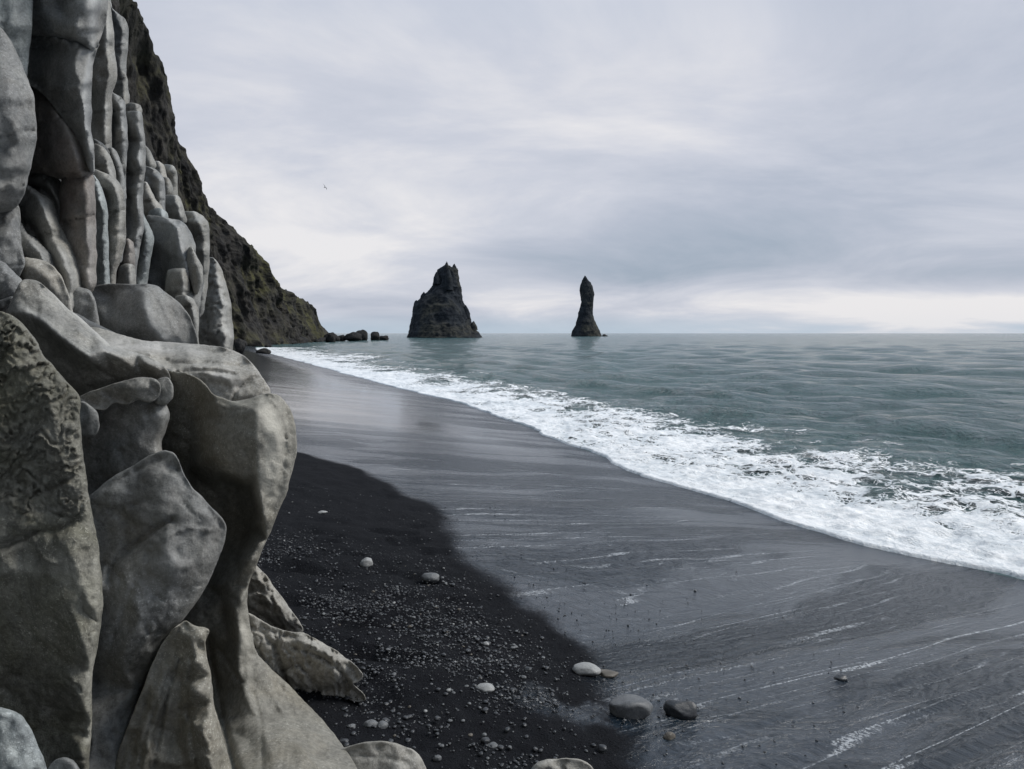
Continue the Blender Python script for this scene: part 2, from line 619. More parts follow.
def chaikin_open(p):
    if len(p) < 3: return p
    for _ in range(2):
        q = [p[0]]
        for i in range(len(p) - 1):
            q.append(p[i] * 0.75 + p[i + 1] * 0.25)
            q.append(p[i] * 0.25 + p[i + 1] * 0.75)
        q.append(p[-1])
        p = np.array(q)
    return p
# ------------------------------------------------------------------ sky and light
world = bpy.data.worlds.new('World')
SC.world = world
world.use_nodes = True
wt = world.node_tree
wt.nodes.clear()


class WN(NT):
    def __init__(s):
        s.t = wt
        s.out = s.n('ShaderNodeOutputWorld')


def build_sky():
    m = WN()
    sky = m.n('ShaderNodeTexSky', sky_type='NISHITA')
    sky.sun_disc = False
    sky.sun_elevation = R(46)
    sky.sun_rotation = R(82)
    sky.air_density = 1.2
    sky.dust_density = 2.0
    d = m.vmath('NORMALIZE', m.n('ShaderNodeTexCoord').outputs['Generated'])
    sp = m.n('ShaderNodeSeparateXYZ')
    m.inp(sp, 0, d)
    z = sp.outputs[2]
    den = m.math('ADD', m.math('MAXIMUM', z, 0.0), 0.20)
    cx = m.math('DIVIDE', sp.outputs[0], den)
    cy = m.math('DIVIDE', sp.outputs[1], den)
    cb = m.n('ShaderNodeCombineXYZ')
    m.inp(cb, 0, cx); m.inp(cb, 1, cy)
    p = cb.outputs[0]
    big = m.noise(m.mapping(p, loc=(3.1, 0.7, 0)), 0.32, 6, 0.5, 0.5)
    med = m.noise(m.mapping(p, scale=(0.75, 1.0, 1), rot=(0, 0, 0.5), loc=(7, 2, 0)), 1.15, 8, 0.60, 0.5)
    t = m.math('ADD', m.math('MULTIPLY', big, 0.48), m.math('MULTIPLY', med, 0.52))

    def blob(px, py, sx, sy):
        """soft patch of cloud round a direction, wider than high"""
        q = pt(px, py, 1.0) - np.array([0, 0, CAM_Z])
        q = q / np.linalg.norm(q)
        az, el = math.atan2(q[0], q[1]), q[2]
        a = m.math('ARCTAN2', sp.outputs[0], sp.outputs[1])
        e1 = m.math('DIVIDE', m.math('SUBTRACT', a, az), sx)
        e2 = m.math('DIVIDE', m.math('SUBTRACT', z, el), sy)
        r = m.math('ADD', m.math('MULTIPLY', e1, e1), m.math('MULTIPLY', e2, e2))
        return m.math('EXPONENT', m.math('MULTIPLY', r, -1.0))
    for (px, py, sx, sy, amt) in SKY_BLOBS:
        t = m.math('ADD', t, m.math('MULTIPLY', blob(px, py, sx, sy), amt))
    t = m.mr(t, 0.33, 0.67, 0, 1, 'LINEAR')
    ramp = m.n('ShaderNodeValToRGB')
    cr = ramp.color_ramp
    cr.elements[0].position = 0.0
    cr.elements[0].color = (*SKY_C[0], 1)
    cr.elements[1].position = 1.0
    cr.elements[1].color = (*SKY_C[3], 1)
    for pos, c in ((0.36, SKY_C[1]), (0.68, SKY_C[2])):
        e = cr.elements.new(pos)
        e.color = (*c, 1)
    m.inp(ramp, 0, t)
    c = ramp.outputs[0]
    # bluer air close to the horizon
    hz = m.mr(z, 0.0, 0.035, 0.62, 0.0)
    c = m.mix(m.math('MULTIPLY', hz, m.mr(t, 0.55, 1.0, 1.0, 0.15)), c, (0.40, 0.50, 0.585))
    # high cloud overhead is brighter than the band in the photograph
    c = m.mix(m.mr(z, 0.30, 0.75), c, (0.40, 0.50, 0.63))
    bg1 = m.n('ShaderNodeBackground')
    m.inp(bg1, 'Color', sky.outputs[0]); m.inp(bg1, 'Strength', 0.06)
    bg2 = m.n('ShaderNodeBackground')
    m.inp(bg2, 'Color', c); m.inp(bg2, 'Strength', 1.0)
    mx = m.n('ShaderNodeMixShader')
    mx.inputs[0].default_value = 0.93
    m.t.links.new(bg1.outputs[0], mx.inputs[1])
    m.t.links.new(bg2.outputs[0], mx.inputs[2])
    m.t.links.new(mx.outputs[0], m.out.inputs[0])


SKY_C = [(0.30, 0.355, 0.435), (0.405, 0.44, 0.52), (0.52, 0.54, 0.607), (0.70, 0.69, 0.705)]
SKY_BLOBS = [(250, 70, 0.34, 0.22, 0.09), (330, 240, 0.34, 0.08, 0.10), (520, 150, 0.2, 0.10, 0.05), (560, 300, 0.16, 0.020, 0.14),
             (960, 308, 0.36, 0.024, 0.22), (700, 235, 0.30, 0.05, -0.05), (900, 275, 0.34, 0.03, -0.05),
             (1020, 20, 0.22, 0.12, -0.06), (860, 130, 0.25, 0.10, 0.06), (640, 90, 0.2, 0.08, 0.03), (430, 215, 0.2, 0.05, 0.05)]
build_sky()

sun_d = bpy.data.lights.new('sun', 'SUN')
sun_d.energy = 2.3
sun_d.angle = R(22)
sun_d.color = (1.0, 0.96, 0.90)
sun = bpy.data.objects.new('sun', sun_d)
COL.objects.link(sun)
el, az = R(46), R(82)
sdir = Vector((math.sin(az) * math.cos(el), math.cos(az) * math.cos(el), math.sin(el)))
sun.rotation_euler = sdir.to_track_quat('Z', 'Y').to_euler()
sun.location = (20, 10, 40)
SC.view_settings.view_transform = 'Standard'
SC.view_settings.look = 'None'
SC.view_settings.exposure = 0.30
SC.view_settings.gamma = 1.0
SC.cycles.use_denoising = True
SC.view_settings.use_curve_mapping = False

# ------------------------------------------------------------------ shoreline
shore_px = [(1024, 580), (900, 551), (800, 522), (750, 506), (670, 481), (600, 456), (540, 432), (500, 417),
            (450, 400), (400, 388), (350, 375), (310, 364), (280, 356), (258, 350)]
sh = [tuple(flat(x, y, 0.02)[:2]) for x, y in shore_px]
a0, a1 = np.array(sh[0]), np.array(sh[1])
dirn = (a0 - a1) / np.linalg.norm(a0 - a1)
pre = [tuple(a0 + dirn * 30 + np.array([8, 0])), tuple(a0 + dirn * 12 + np.array([1.5, 0])), tuple(a0 + dirn * 4)]
post = [(-58, 165), (-72, 230), (-95, 330), (-140, 420)]
ctrl = np.array(pre + sh + post)


def catmull(P, n=14):
    out = []
    P = np.vstack([2 * P[0] - P[1], P, 2 * P[-1] - P[-2]])
    for i in range(1, len(P) - 2):
        p0, p1, p2, p3 = P[i - 1:i + 3]
        for t in np.linspace(0, 1, n, endpoint=False):
            out.append(0.5 * ((2 * p1) + (-p0 + p2) * t + (2 * p0 - 5 * p1 + 4 * p2 - p3) * t * t + (-p0 + 3 * p1 - 3 * p2 + p3) * t ** 3))
    out.append(P[-2])
    return np.array(out)


SH = catmull(ctrl)
SH_S = np.concatenate([[0], np.cumsum(np.linalg.norm(np.diff(SH, axis=0), axis=1))])


def shore_sd(P):
    """arc position and signed distance inland (+) of points P (n,2)"""
    S = np.empty(len(P)); D = np.empty(len(P))
    M = SH.astype(np.float32)
    m2 = (M ** 2).sum(1)
    nseg = len(SH) - 1
    for i in range(0, len(P), 20000):
        q = P[i:i + 20000]
        g = m2[None] - 2 * (q.astype(np.float32) @ M.T)
        k0 = g.argmin(1)
        best = np.full(len(q), 1e30); bs = np.zeros(len(q)); bd = np.zeros(len(q))
        for dk in (-2, -1, 0, 1):
            k = np.clip(k0 + dk, 0, nseg - 1)
            a = SH[k]; ab = SH[k + 1] - a
            w = q - a
            L2 = (ab ** 2).sum(1)
            t = np.clip((w * ab).sum(1) / L2, 0, 1)
            d = w - t[:, None] * ab
            dd = (d ** 2).sum(1)
            cr = ab[:, 0] * w[:, 1] - ab[:, 1] * w[:, 0]
            up = dd < best
            best = np.where(up, dd, best)
            bs = np.where(up, SH_S[k] + t * np.sqrt(L2), bs)
            bd = np.where(up, np.sqrt(dd) * np.sign(cr), bd)
        S[i:i + 20000] = bs; D[i:i + 20000] = bd
    return S, D


def beach_profile(d):
    z = np.where(d < 0, d * 0.11, d * 0.122)
    over = np.maximum(d - 9.0, 0)
    z = np.where(d > 9, 9 * 0.122 + 2.2 * (1 - np.exp(-over * 0.055)), z)
    return np.maximum(z, -6)


def ground_z(P):
    return beach_profile(shore_sd(np.atleast_2d(P))[1])


def on_sand(x, y):
    """where the view ray meets the beach"""
    o = np.array([0, 0, CAM_Z])
    r = pt(x, y, 1.0) - o
    t = 0.5
    for _ in range(6):
        ts = np.linspace(t, t * 1.9 + 0.6, 60)
        P = o + r * ts[:, None]
        g = ground_z(P[:, :2])
        k = np.where(P[:, 2] <= g)[0]
        if len(k):
            k = max(k[0], 1)
            lo, hi = ts[k - 1], ts[k]
            for _ in range(16):
                mid = (lo + hi) / 2
                q = o + r * mid
                if q[2] <= ground_z(q[:2])[0]: hi = mid
                else: lo = mid
            return o + r * hi, hi
        t = ts[-1]
    return o + r * t, t


# ------------------------------------------------------------------ beach
wet_px = [(246, 437), (285, 449), (325, 459), (372, 476), (412, 497), (440, 518), (452, 542), (470, 568), (512, 598),
          (548, 626), (575, 655), (606, 690), (622, 720), (640, 769)]
wet_line = np.array([on_sand(x, y)[0][:2] for x, y in wet_px])
wet_line = np.vstack([[wet_line[0] + (wet_line[0] - wet_line[1]) * 12], wet_line, [wet_line[-1] + (wet_line[-1] - wet_line[-2]) * 6]])
wet_line = catmull(wet_line, 8)
film_px = [(528, 694), (556, 705), (600, 716), (650, 726)]
film_line = np.array([on_sand(x, y)[0][:2] for x, y in film_px])


def signed_line(P, line):
    a, b = line[:-1], line[1:]
    ab = b - a
    L2 = (ab ** 2).sum(1) + 1e-12
    out = np.empty(len(P))
    for i in range(0, len(P), 4000):
        q = P[i:i + 4000]
        w = q[:, None] - a[None]
        t = np.clip((w * ab[None]).sum(2) / L2[None], 0, 1)
        d = w - t[..., None] * ab[None]
        dd = (d ** 2).sum(2)
        k = dd.argmin(1); r = np.arange(len(q))
        cr = ab[k, 0] * w[r, k, 1] - ab[k, 1] * w[r, k, 0]
        out[i:i + 4000] = np.sqrt(dd[r, k]) * np.sign(cr)
    return out


def polar_grid(r0, r1, nr, a0, a1, na):
    r = np.geomspace(r0, r1, nr)
    a = np.linspace(a0, a1, na)
    RR, AA = np.meshgrid(r, a, indexing='ij')
    return np.stack([RR * np.sin(AA), RR * np.cos(AA)], -1).reshape(-1, 2), RR.ravel()


def make_beach():
    P, RR = polar_grid(1.1, 420, 620, R(-100), R(100), 640)
    S, D = shore_sd(P)
    z = beach_profile(D)
    q3 = np.stack([P[:, 0], P[:, 1], np.zeros(len(P))], 1)
    w = signed_line(P, wet_line)
    wob = fbm(q3 * 2.2, 3, 5) * 0.12 + fbm(q3 * 0.6, 2, 6) * 0.12
    # the line runs towards the camera's side: dry sand lies on its left
    wet = smooth01(-0.16, 0.22, (w * WET_SIGN) + wob)
    film = np.exp(-(poly_dist(P, film_line, closed=False) / 0.16) ** 2) * smooth01(-0.5, 0.3, fbm(q3 * 7, 3, 8))
    wet = np.maximum(wet, film * 0.9)
    dry = 1 - wet
    lump = fbm(q3 * 3.1, 3, 11) * 0.026 + fbm(q3 * 9, 3, 12) * 0.014 + fbm(q3 * 26, 2, 13) * 0.007
    near_rock = np.exp(-((P[:, 0] + 1.15) / 0.75) ** 2) * smooth01(2.0, 3.0, P[:, 1]) * (1 - smooth01(5.5, 8, P[:, 1]))
    holes = -np.maximum(fbm(q3 * np.array([3.0, 5.5, 1]), 2, 15) - 0.05, 0) * 0.16 * near_rock
    z = z + dry * lump + holes * dry
    z = z + wet * smooth01(0.3, 2.0, D) * fbm(np.stack([S * 0.9, D * 0.25, S * 0], 1), 3, 21) * 0.012
    faces = grid_faces(620, 640)[:, ::-1]
    return mesh_obj('beach', np.column_stack([P, z]), faces, sand_mat(), loc=(0, 0, 0),
                    attrs={'wet': wet}, uv=np.stack([S, D], 1))


def sand_mat():
    m = NT('black_sand')
    geo = m.n('ShaderNodeNewGeometry').outputs['Position']
    uv = m.n('ShaderNodeUVMap', uv_map='shore').outputs[0]
    sp = m.n('ShaderNodeSeparateXYZ'); m.inp(sp, 0, uv)
    s, d = sp.outputs[0], sp.outputs[1]
    wet = m.attr('wet')
    # ---- dry: grains and grit
    g1 = m.noise(geo, 260, 3, 0.7)
    g2 = m.noise(geo, 45, 5, 0.65)
    g3 = m.noise(geo, 6, 4, 0.6)
    grit = m.voro(geo, 110)
    dryc = m.mix(m.mr(g1, 0.38, 0.68), (0.0035, 0.004, 0.0055), (0.019, 0.021, 0.026))
    dryc = m.mix(m.math('MULTIPLY', m.mr(g2, 0.62, 0.74), 0.5), dryc, (0.045, 0.048, 0.054))
    dryc = m.mix(m.mr(g3, 0.35, 0.65, 0.0, 0.5), dryc, (0.006, 0.0065, 0.009))
    dh = m.math('ADD', m.math('MULTIPLY', g1, 0.25), m.math('MULTIPLY', g2, 1.0))
    dh = m.math('ADD', dh, m.math('MULTIPLY', grit, -0.25))
    nd = m.bump(dh, 1.0, 0.020)
    dry = m.princ(Base_Color=dryc, Roughness=0.9, Normal=nd)
    dry.inputs['Specular IOR Level'].default_value = 0.12
    # ---- wet: backwash ribs run down the slope, across the shoreline
    flow = m.mapping(uv, scale=(1.0, 0.16, 1))
    warp = m.noise(m.mapping(uv, scale=(0.35, 0.35, 1)), 1.0, 3, 0.5, out='Color')
    flow = m.vmath('ADD', flow, m.vmath('MULTIPLY', m.vmath('SUBTRACT', warp, (0.5, 0.5, 0.5)), (1.4, 0.5, 0)))
    r1 = m.noise(flow, 3.2, 5, 0.62, 0.2)
    r2 = m.noise(flow, 14.0, 4, 0.65, 0.3)
    r3 = m.noise(m.mapping(uv, scale=(1, 0.45, 1)), 48, 4, 0.7, 0.4)
    r4 = m.noise(geo, 170, 2, 0.6)
    wh = m.math('ADD', m.math('MULTIPLY', r1, 0.30), m.math('MULTIPLY', r2, 0.26))
    r5 = m.noise(m.mapping(flow, scale=(1, 0.8, 1)), 30, 3, 0.6)
    # glassy film mid way up the slope, rippled grit near the water and towards the near right
    rip = m.math('ADD', m.math('MULTIPLY', r3, 0.50), m.math('ADD', m.math('MULTIPLY', r4, 0.12), m.math('MULTIPLY', r5, 0.55)))
    filmm = m.mr(m.noise(flow, 1.3, 4, 0.6, 0.3), 0.40, 0.60)
    rug = m.math('MAXIMUM', m.mr(d, 0.6, 3.4, 1.0, 0.10), m.mr(s, 42, 48, 1.0, 0.0))
    rug = m.math('MULTIPLY', rug, m.mr(filmm, 0, 1, 1.0, 0.45))
    wh = m.math('ADD', m.math('MULTIPLY', wh, m.mr(rug, 0, 1, 0.13, 1.3)), m.math('MULTIPLY', rip, rug))
    nw = m.bump(wh, 1.0, 0.030)
    wetc = m.mix(m.mr(r3, 0.35, 0.65), (0.003, 0.008, 0.014), (0.008, 0.017, 0.028))
    rough = m.mr(rug, 0, 1, 0.09, 0.28)
    wetb = m.princ(Base_Color=wetc, Roughness=rough, Normal=nw, IOR=1.5)
    m.inp(wetb, 'Specular IOR Level', m.math('MULTIPLY', m.mr(rug, 0, 1, 1.0, 0.34), m.mr(m.math('ADD', m.math('MULTIPLY', r3, 0.5), m.math('MULTIPLY', r5, 0.5)), 0.38, 0.62, m.mr(rug, 0, 1, 0.8, 0.25), 1.35)))
    # ---- thin streaks of foam left by the backwash, running straight down the slope, broken into bubbles
    near = m.mr(s, 41, 49, 1.0, 0.0)
    def family(freq, seed_, lo_, hi_):
        s1 = m.n('ShaderNodeCombineXYZ'); m.inp(s1, 0, s)
        bend = m.noise(m.mapping(uv, scale=(0.22, 0.20, 1), loc=(seed_, 0, 0)), 1.0, 2, 0.5)
        jitter = m.noise(m.mapping(s1.outputs[0], loc=(seed_ * 3, 1, 0)), 1.7 * freq, 1, 0.5)
        ph = m.math('ADD', m.math('MULTIPLY', s, freq), m.math('MULTIPLY', bend, 2.2 * freq * 0.35))
        ph = m.math('ADD', ph, m.math('MULTIPLY', jitter, 1.3))
        fr = m.math('ABSOLUTE', m.math('SUBTRACT', m.math('FRACT', ph), 0.5))
        gate = m.noise(m.mapping(uv, scale=(freq * 0.6, 0.30, 1), loc=(seed_, 5, 0)), 1.0, 3, 0.6)
        w = m.mr(gate, lo_, hi_, 0.0, 0.038)
        fine = m.math('ADD', fr, m.math('MULTIPLY', m.math('SUBTRACT', m.noise(geo, 26, 3, 0.7), 0.5), 0.16))
        return m.mr(m.math('SUBTRACT', fine, w), -0.03, 0.02, 1, 0), m.mr(gate, lo_, hi_, 0, 1)
    ta, ga = family(6.0, 2.3, 0.36, 0.58)
    tb, gb = family(14.0, 8.1, 0.38, 0.60)
    thread = m.math('MAXIMUM', m.math('MULTIPLY', ta, ga), m.math('MULTIPLY', m.math('MULTIPLY', tb, gb), 0.55))
    patch = m.mr(m.noise(m.mapping(uv, scale=(0.5, 0.25, 1), loc=(6.3, 0, 0)), 1.0, 2, 0.5), 0.36, 0.54, 0.35, 1.0)
    brk = m.mr(m.noise(geo, 60, 3, 0.75), 0.44, 0.58)
    fth = m.math('MULTIPLY', m.math('MULTIPLY', thread, patch), m.math('MULTIPLY', brk, near))
    fth = m.math('MULTIPLY', fth, m.math('MULTIPLY', m.mr(d, 0.5, 2.2, 0.0, 0.72), m.mr(d, 7.2, 4.6, 0.12, 1.0)))
    fb = m.princ(Base_Color=(0.62, 0.65, 0.68), Roughness=0.5)
    ws = m.n('ShaderNodeMixShader')
    m.inp(ws, 0, fth)
    m.t.links.new(wetb.outputs[0], ws.inputs[1]); m.t.links.new(fb.outputs[0], ws.inputs[2])
    mx = m.n('ShaderNodeMixShader')
    wedge = m.math('ADD', wet, m.math('MULTIPLY', m.math('SUBTRACT', g2, 0.5), m.mr(m.math('ABSOLUTE', m.math('SUBTRACT', wet, 0.5)), 0, 0.5, 0.9, 0)))
    m.inp(mx, 0, m.mr(wedge, 0.1, 0.9))
    m.t.links.new(dry.outputs[0], mx.inputs[1]); m.t.links.new(ws.outputs[0], mx.inputs[2])
    m.t.links.new(mx.outputs[0], m.out.inputs[0])
    return m.m


test = signed_line(np.array([on_sand(700, 560)[0][:2]]), wet_line)[0]
WET_SIGN = 1 if test > 0 else -1
tag(make_beach(), kind='structure')


# ------------------------------------------------------------------ sea
def sea_mat():
    m = NT('sea_water')
    geo = m.n('ShaderNodeNewGeometry').outputs['Position']
    st = m.mapping(geo, scale=(1.0, 0.8, 1), rot=(0, 0, R(25)))
    n1 = m.noise(st, 4.2, 6, 0.66, 0.5)
    n2 = m.noise(st, 1.2, 5, 0.62, 0.4)
    n3 = m.noise(m.mapping(geo, scale=(1, 0.7, 1), rot=(0, 0, R(-12))), 0.09, 4, 0.55)
    n4 = m.noise(geo, 14, 3, 0.6)
    h = m.math('ADD', m.math('MULTIPLY', n1, 0.34), m.math('MULTIPLY', n2, 0.60))
    h = m.math('ADD', h, m.math('MULTIPLY', n3, 0.5))
    h = m.math('ADD', h, m.math('MULTIPLY', n4, 0.030))
    n5 = m.noise(m.mapping(geo, scale=(1.0, 0.75, 1), rot=(0, 0, R(20))), 0.42, 5, 0.62, 0.3)
    h = m.math('ADD', h, m.math('MULTIPLY', n5, 1.3))
    nrm = m.bump(h, 1.0, 0.85)
    shal = m.attr('shallow')
    c = m.mix(m.mr(n3, 0.4, 0.6), (0.026, 0.085, 0.090), (0.038, 0.105, 0.108))
    c = m.mix(shal, c, (0.09, 0.165, 0.165))
    b = m.princ(Base_Color=c, Roughness=0.10, Normal=nrm, IOR=1.333)
    # loose foam specks and torn patches on the surface
    uv = m.n('ShaderNodeUVMap', uv_map='shore').outputs[0]
    sp = m.n('ShaderNodeSeparateXYZ'); m.inp(sp, 0, uv)
    m.t.links.new(b.outputs[0], m.out.inputs[0])
    return m.m


def waves(P, D):
    rs = np.random.RandomState(3)
    z = np.zeros(len(P)); dx = np.zeros(len(P)); dy = np.zeros(len(P))
    rr = np.hypot(P[:, 0], P[:, 1])
    cell = rr * 0.0115 + 0.02
    main = R(205)            # waves run in towards the beach
    for k in range(70):
        lam = 0.45 * (26 / 0.45) ** (k / 69.0)
        amp = 0.0078 * lam ** 0.62 * (0.55 if lam > 9 else 1.0) * rs.uniform(0.6, 1.3)
        a = main + rs.normal(0, 0.75)
        kx, ky = math.cos(a) * 2 * math.pi / lam, math.sin(a) * 2 * math.pi / lam
        ph = kx * P[:, 0] + ky * P[:, 1] + rs.uniform(0, 6.28)
        f = smooth01(2.2, 5.0, lam / cell)
        z += amp * f * np.cos(ph)
        s = amp * f * np.sin(ph) * 0.8
        dx -= s * math.cos(a); dy -= s * math.sin(a)
    env = smooth01(-0.2, 9.0, -D) ** 0.8
    return z * env, dx * env, dy * env


def swell(S, D, P):
    """low breakers lining up along the shore"""
    q = np.stack([S * 0.09, S * 0 + 1.3, S * 0], 1)
    off = fbm(q, 3, 40) * 1.6
    z = np.zeros(len(S))
    for d0, w, hgt, k in ((10.2, 0.75, 0.17, 1), (14.5, 1.2, 0.15, 2), (20.5, 1.5, 0.17, 3), (28, 2.0, 0.18, 4), (38, 2.6, 0.2, 5)):
        x = (-D - d0 - off * k * 0.4)
        am = 0.45 + 0.9 * np.clip(fbm(np.stack([S * 0.14 + k * 9, D * 0.02, S * 0], 1), 2, 44 + k) + 0.25, 0, 1)
        z += hgt * am * np.exp(-np.where(x < 0, (x / (w * 0.55)) ** 2, (x / (w * 1.7)) ** 2))
    return z * smooth01(0, 4, S + 5)


def make_sea():
    P, RR = polar_grid(2.2, 9000, 900, R(-62), R(88), 640)
    S, D = shore_sd(P)
    z, dx, dy = waves(P, D)
    z = z + swell(S, D, P) * (RR < 200)
    z = z + smooth01(-0.5, -6, D) * 0.02 - 0.01
    z = np.where(D > 2.5, z - 0.5, z)
    V = np.column_stack([P[:, 0] + dx, P[:, 1] + dy, z])
    shal = np.exp(-np.maximum(-D, 0) / 5.0)
    faces = grid_faces(900, 640)[:, ::-1]
    return mesh_obj('sea', V, faces, sea_mat(), loc=(0, 0, 0), attrs={'shallow': shal}, uv=np.stack([S, D], 1))


tag(make_sea(), kind='structure')


# ------------------------------------------------------------------ surf foam
def foam_width(S):
    return np.interp(S, [0, 25, 34, 40, 46, 56, 75, 110, 170], [9.0, 8.2, 7.4, 6.6, 6.0, 5.6, 7.0, 10, 9])


def foam_mat():
    m = NT('sea_foam')
    geo = m.n('ShaderNodeNewGeometry').outputs['Position']
    uv = m.n('ShaderNodeUVMap', uv_map='shore').outputs[0]
    age = m.attr('open')           # 0 at the leading edge, 1 where the sheet has torn apart
    warp = m.noise(geo, 1.3, 4, 0.6, out='Color')
    w2 = m.vmath('ADD', geo, m.vmath('MULTIPLY', m.vmath('SUBTRACT', warp, (0.5, 0.5, 0.5)), (1.6, 1.6, 0)))
    v1 = m.voro(w2, 1.55, 'DISTANCE_TO_EDGE')
    v2 = m.voro(w2, 4.6, 'DISTANCE_TO_EDGE')
    v3 = m.voro(m.vmath('ADD', geo, m.vmath('MULTIPLY', warp, (0.5, 0.5, 0))), 13, 'DISTANCE_TO_EDGE')
    cl = m.noise(w2, 0.75, 5, 0.62, 0.6)
    fi = m.noise(geo, 9, 6, 0.7, 0.4)
    # density: dense clumps, lace round the cells
    lace = m.math('MAXIMUM', m.mr(v1, 0.0, 0.20, 1, 0), m.math('MULTIPLY', m.mr(v2, 0.0, 0.16, 1, 0), 0.85))
    lace = m.math('MAXIMUM', lace, m.math('MULTIPLY', m.mr(v3, 0.0, 0.16, 1, 0), 0.5))
    dens = m.math('ADD', m.math('MULTIPLY', lace, 0.45), m.math('MULTIPLY', cl, 1.35))
    dens = m.math('ADD', dens, m.math('MULTIPLY', fi, 0.24))
    thr = m.mr(age, 0.0, 1.0, 0.60, 1.42, 'LINEAR')
    a = m.mr(m.math('SUBTRACT', dens, thr), -0.13, 0.13)
    a = m.math('MULTIPLY', a, m.mr(age, 0.93, 1.0, 1, 0))
    h = m.math('ADD', m.math('MULTIPLY', lace, 0.3), m.math('MULTIPLY', fi, 1.0))
    h = m.math('ADD', h, m.math('MULTIPLY', m.noise(geo, 38, 4, 0.7), 0.35))
    nrm = m.bump(h, 0.7, 0.045)
    grey = m.mix(m.mr(m.math('ADD', m.math('MULTIPLY', fi, 0.6), m.math('MULTIPLY', cl, 0.4)), 0.40, 0.62), (0.62, 0.66, 0.69), (0.93, 0.93, 0.93))
    b = m.princ(Base_Color=grey, Roughness=0.55, Normal=nrm)
    b.inputs['Subsurface Weight'].default_value = 0.0
    tr = m.n('ShaderNodeBsdfTransparent')
    mx = m.n('ShaderNodeMixShader')
    m.inp(mx, 0, a)
    m.t.links.new(tr.outputs[0], mx.inputs[1]); m.t.links.new(b.outputs[0], mx.inputs[2])
    m.t.links.new(mx.outputs[0], m.out.inputs[0])
    return m.m


def make_foam():
    s = [6.0]
    tip = 165.0
    # shore position nearest the camera
    s_near = SH_S[np.argmin(np.linalg.norm(SH, axis=1))]
    while s[-1] < tip:
        s.append(s[-1] + max(0.045, abs(s[-1] - s_near) * 0.006))
    s = np.array(s)
    e = np.linspace(0, 1, 150)
    SS, EE = np.meshgrid(s, e, indexing='ij')
    px = np.interp(SS, SH_S, SH[:, 0]); py = np.interp(SS, SH_S, SH[:, 1])
    tx = np.gradient(np.interp(s, SH_S, SH[:, 0]), s); ty = np.gradient(np.interp(s, SH_S, SH[:, 1]), s)
    for _ in range(6):
        tx = np.convolve(np.pad(tx, 3, mode='edge'), np.ones(7) / 7, 'valid'); ty = np.convolve(np.pad(ty, 3, mode='edge'), np.ones(7) / 7, 'valid')
    L = np.hypot(tx, ty); tx /= L; ty /= L
    # inland is on the left of the direction of travel
    nx, ny = -ty, tx
    q = np.stack([s * 0.45, s * 0, s * 0], 1)
    lead = fbm(q, 4, 51) * 0.35 + fbm(q * 5, 3, 52) * 0.07 + fbm(q * 18, 2, 53) * 0.02 + 0.05
    wdt = foam_width(s) + fbm(q * 0.5, 3, 54) * 2.0 + 1.2
    D = lead[:, None] - EE ** 1.25 * (wdt + lead)[:, None]
    X = px + nx[:, None] * D; Y = py + ny[:, None] * D
    P = np.stack([X.ravel(), Y.ravel()], 1)
    q3 = np.column_stack([P, np.zeros(len(P))])
    d = D.ravel()
    ss = SS.ravel()
    zb = beach_profile(d)
    zw, dx, dy = waves(P, d)
    zs = zw + swell(ss, d, P) * (np.hypot(P[:, 0], P[:, 1]) < 200) + smooth01(-0.5, -6, d) * 0.02 - 0.01
    base = np.maximum(zb, zs)
    edge = smooth01(0, 0.02, EE.ravel())
    th = (0.035 + (0.012 + 0.06 * fbm(q3 * 1.7, 4, 57) + 0.05 * fbm(q3 * 5, 3, 58)) * smooth01(0.01, 0.10, EE.ravel())) * edge - 0.012 * (1 - edge)
    z = base + np.maximum(th, -0.012) + 0.010 * edge
    op = EE.ravel() + fbm(q3 * np.array([0.45, 0.35, 1]), 3, 59) * 0.42
    op = np.clip(smooth01(0.0, 1.10, op + 0.05) * 0.97, 0, 1)
    op = np.maximum(op, smooth01(0.88, 1.0, EE.ravel()))
    faces = grid_faces(len(s), len(e))
    V = np.column_stack([P[:, 0] + dx, P[:, 1] + dy, z])
    n = vert_normals(V, faces)
    if n[:, 2].mean() < 0: faces = faces[:, ::-1]
    o = mesh_obj('sea_foam', V, faces, foam_mat(), loc=(0, 0, 0), attrs={'open': op}, uv=np.stack([ss, d], 1))
    tag(o, 'broad sheet of white surf foam washing up the black sand', 'foam', kind='stuff')


make_foam()


# ------------------------------------------------------------------ far rock materials
def far_rock(name, base, lit, moss=None, moss_amt=0.5, scale=0.12, strata=0.0, bump=1.5):
    m = NT(name)
    geo = m.n('ShaderNodeNewGeometry').outputs['Position']
    n1 = m.noise(geo, scale, 8, 0.62, 0.4)
    n2 = m.noise(m.mapping(geo, scale=(1, 1, 0.8)), scale * 5, 7, 0.68, 0.3)
    c = m.mix(m.mr(n2, 0.36, 0.66), base, lit)
    if moss:
        mm = m.math('MULTIPLY', m.mr(n1, 0.42, 0.62), m.mr(n2, 0.38, 0.58, 0.3, 1))
        up = m.n('ShaderNodeSeparateXYZ'); m.inp(up, 0, m.n('ShaderNodeNewGeometry').outputs['Normal'])
        mm = m.math('MULTIPLY', mm, m.mr(up.outputs[2], -0.1, 0.45, 0.25, 1.0))
        c = m.mix(m.math('MULTIPLY', mm, moss_amt), c, moss)
    h = m.math('ADD', m.math('MULTIPLY', n2, 0.7), m.math('MULTIPLY', n1, 0.5))
    nrm = m.bump(h, 1.0, bump)
    b = m.princ(Base_Color=c, Roughness=0.9, Normal=nrm)
    b.inputs['Specular IOR Level'].default_value = 0.2
    m.t.links.new(b.outputs[0], m.out.inputs[0])
    return m.m


STACK_MAT = far_rock('stack_rock', (0.009, 0.012, 0.017), (0.028, 0.033, 0.040), (0.10, 0.092, 0.062), 0.5, 0.05, bump=2.5)


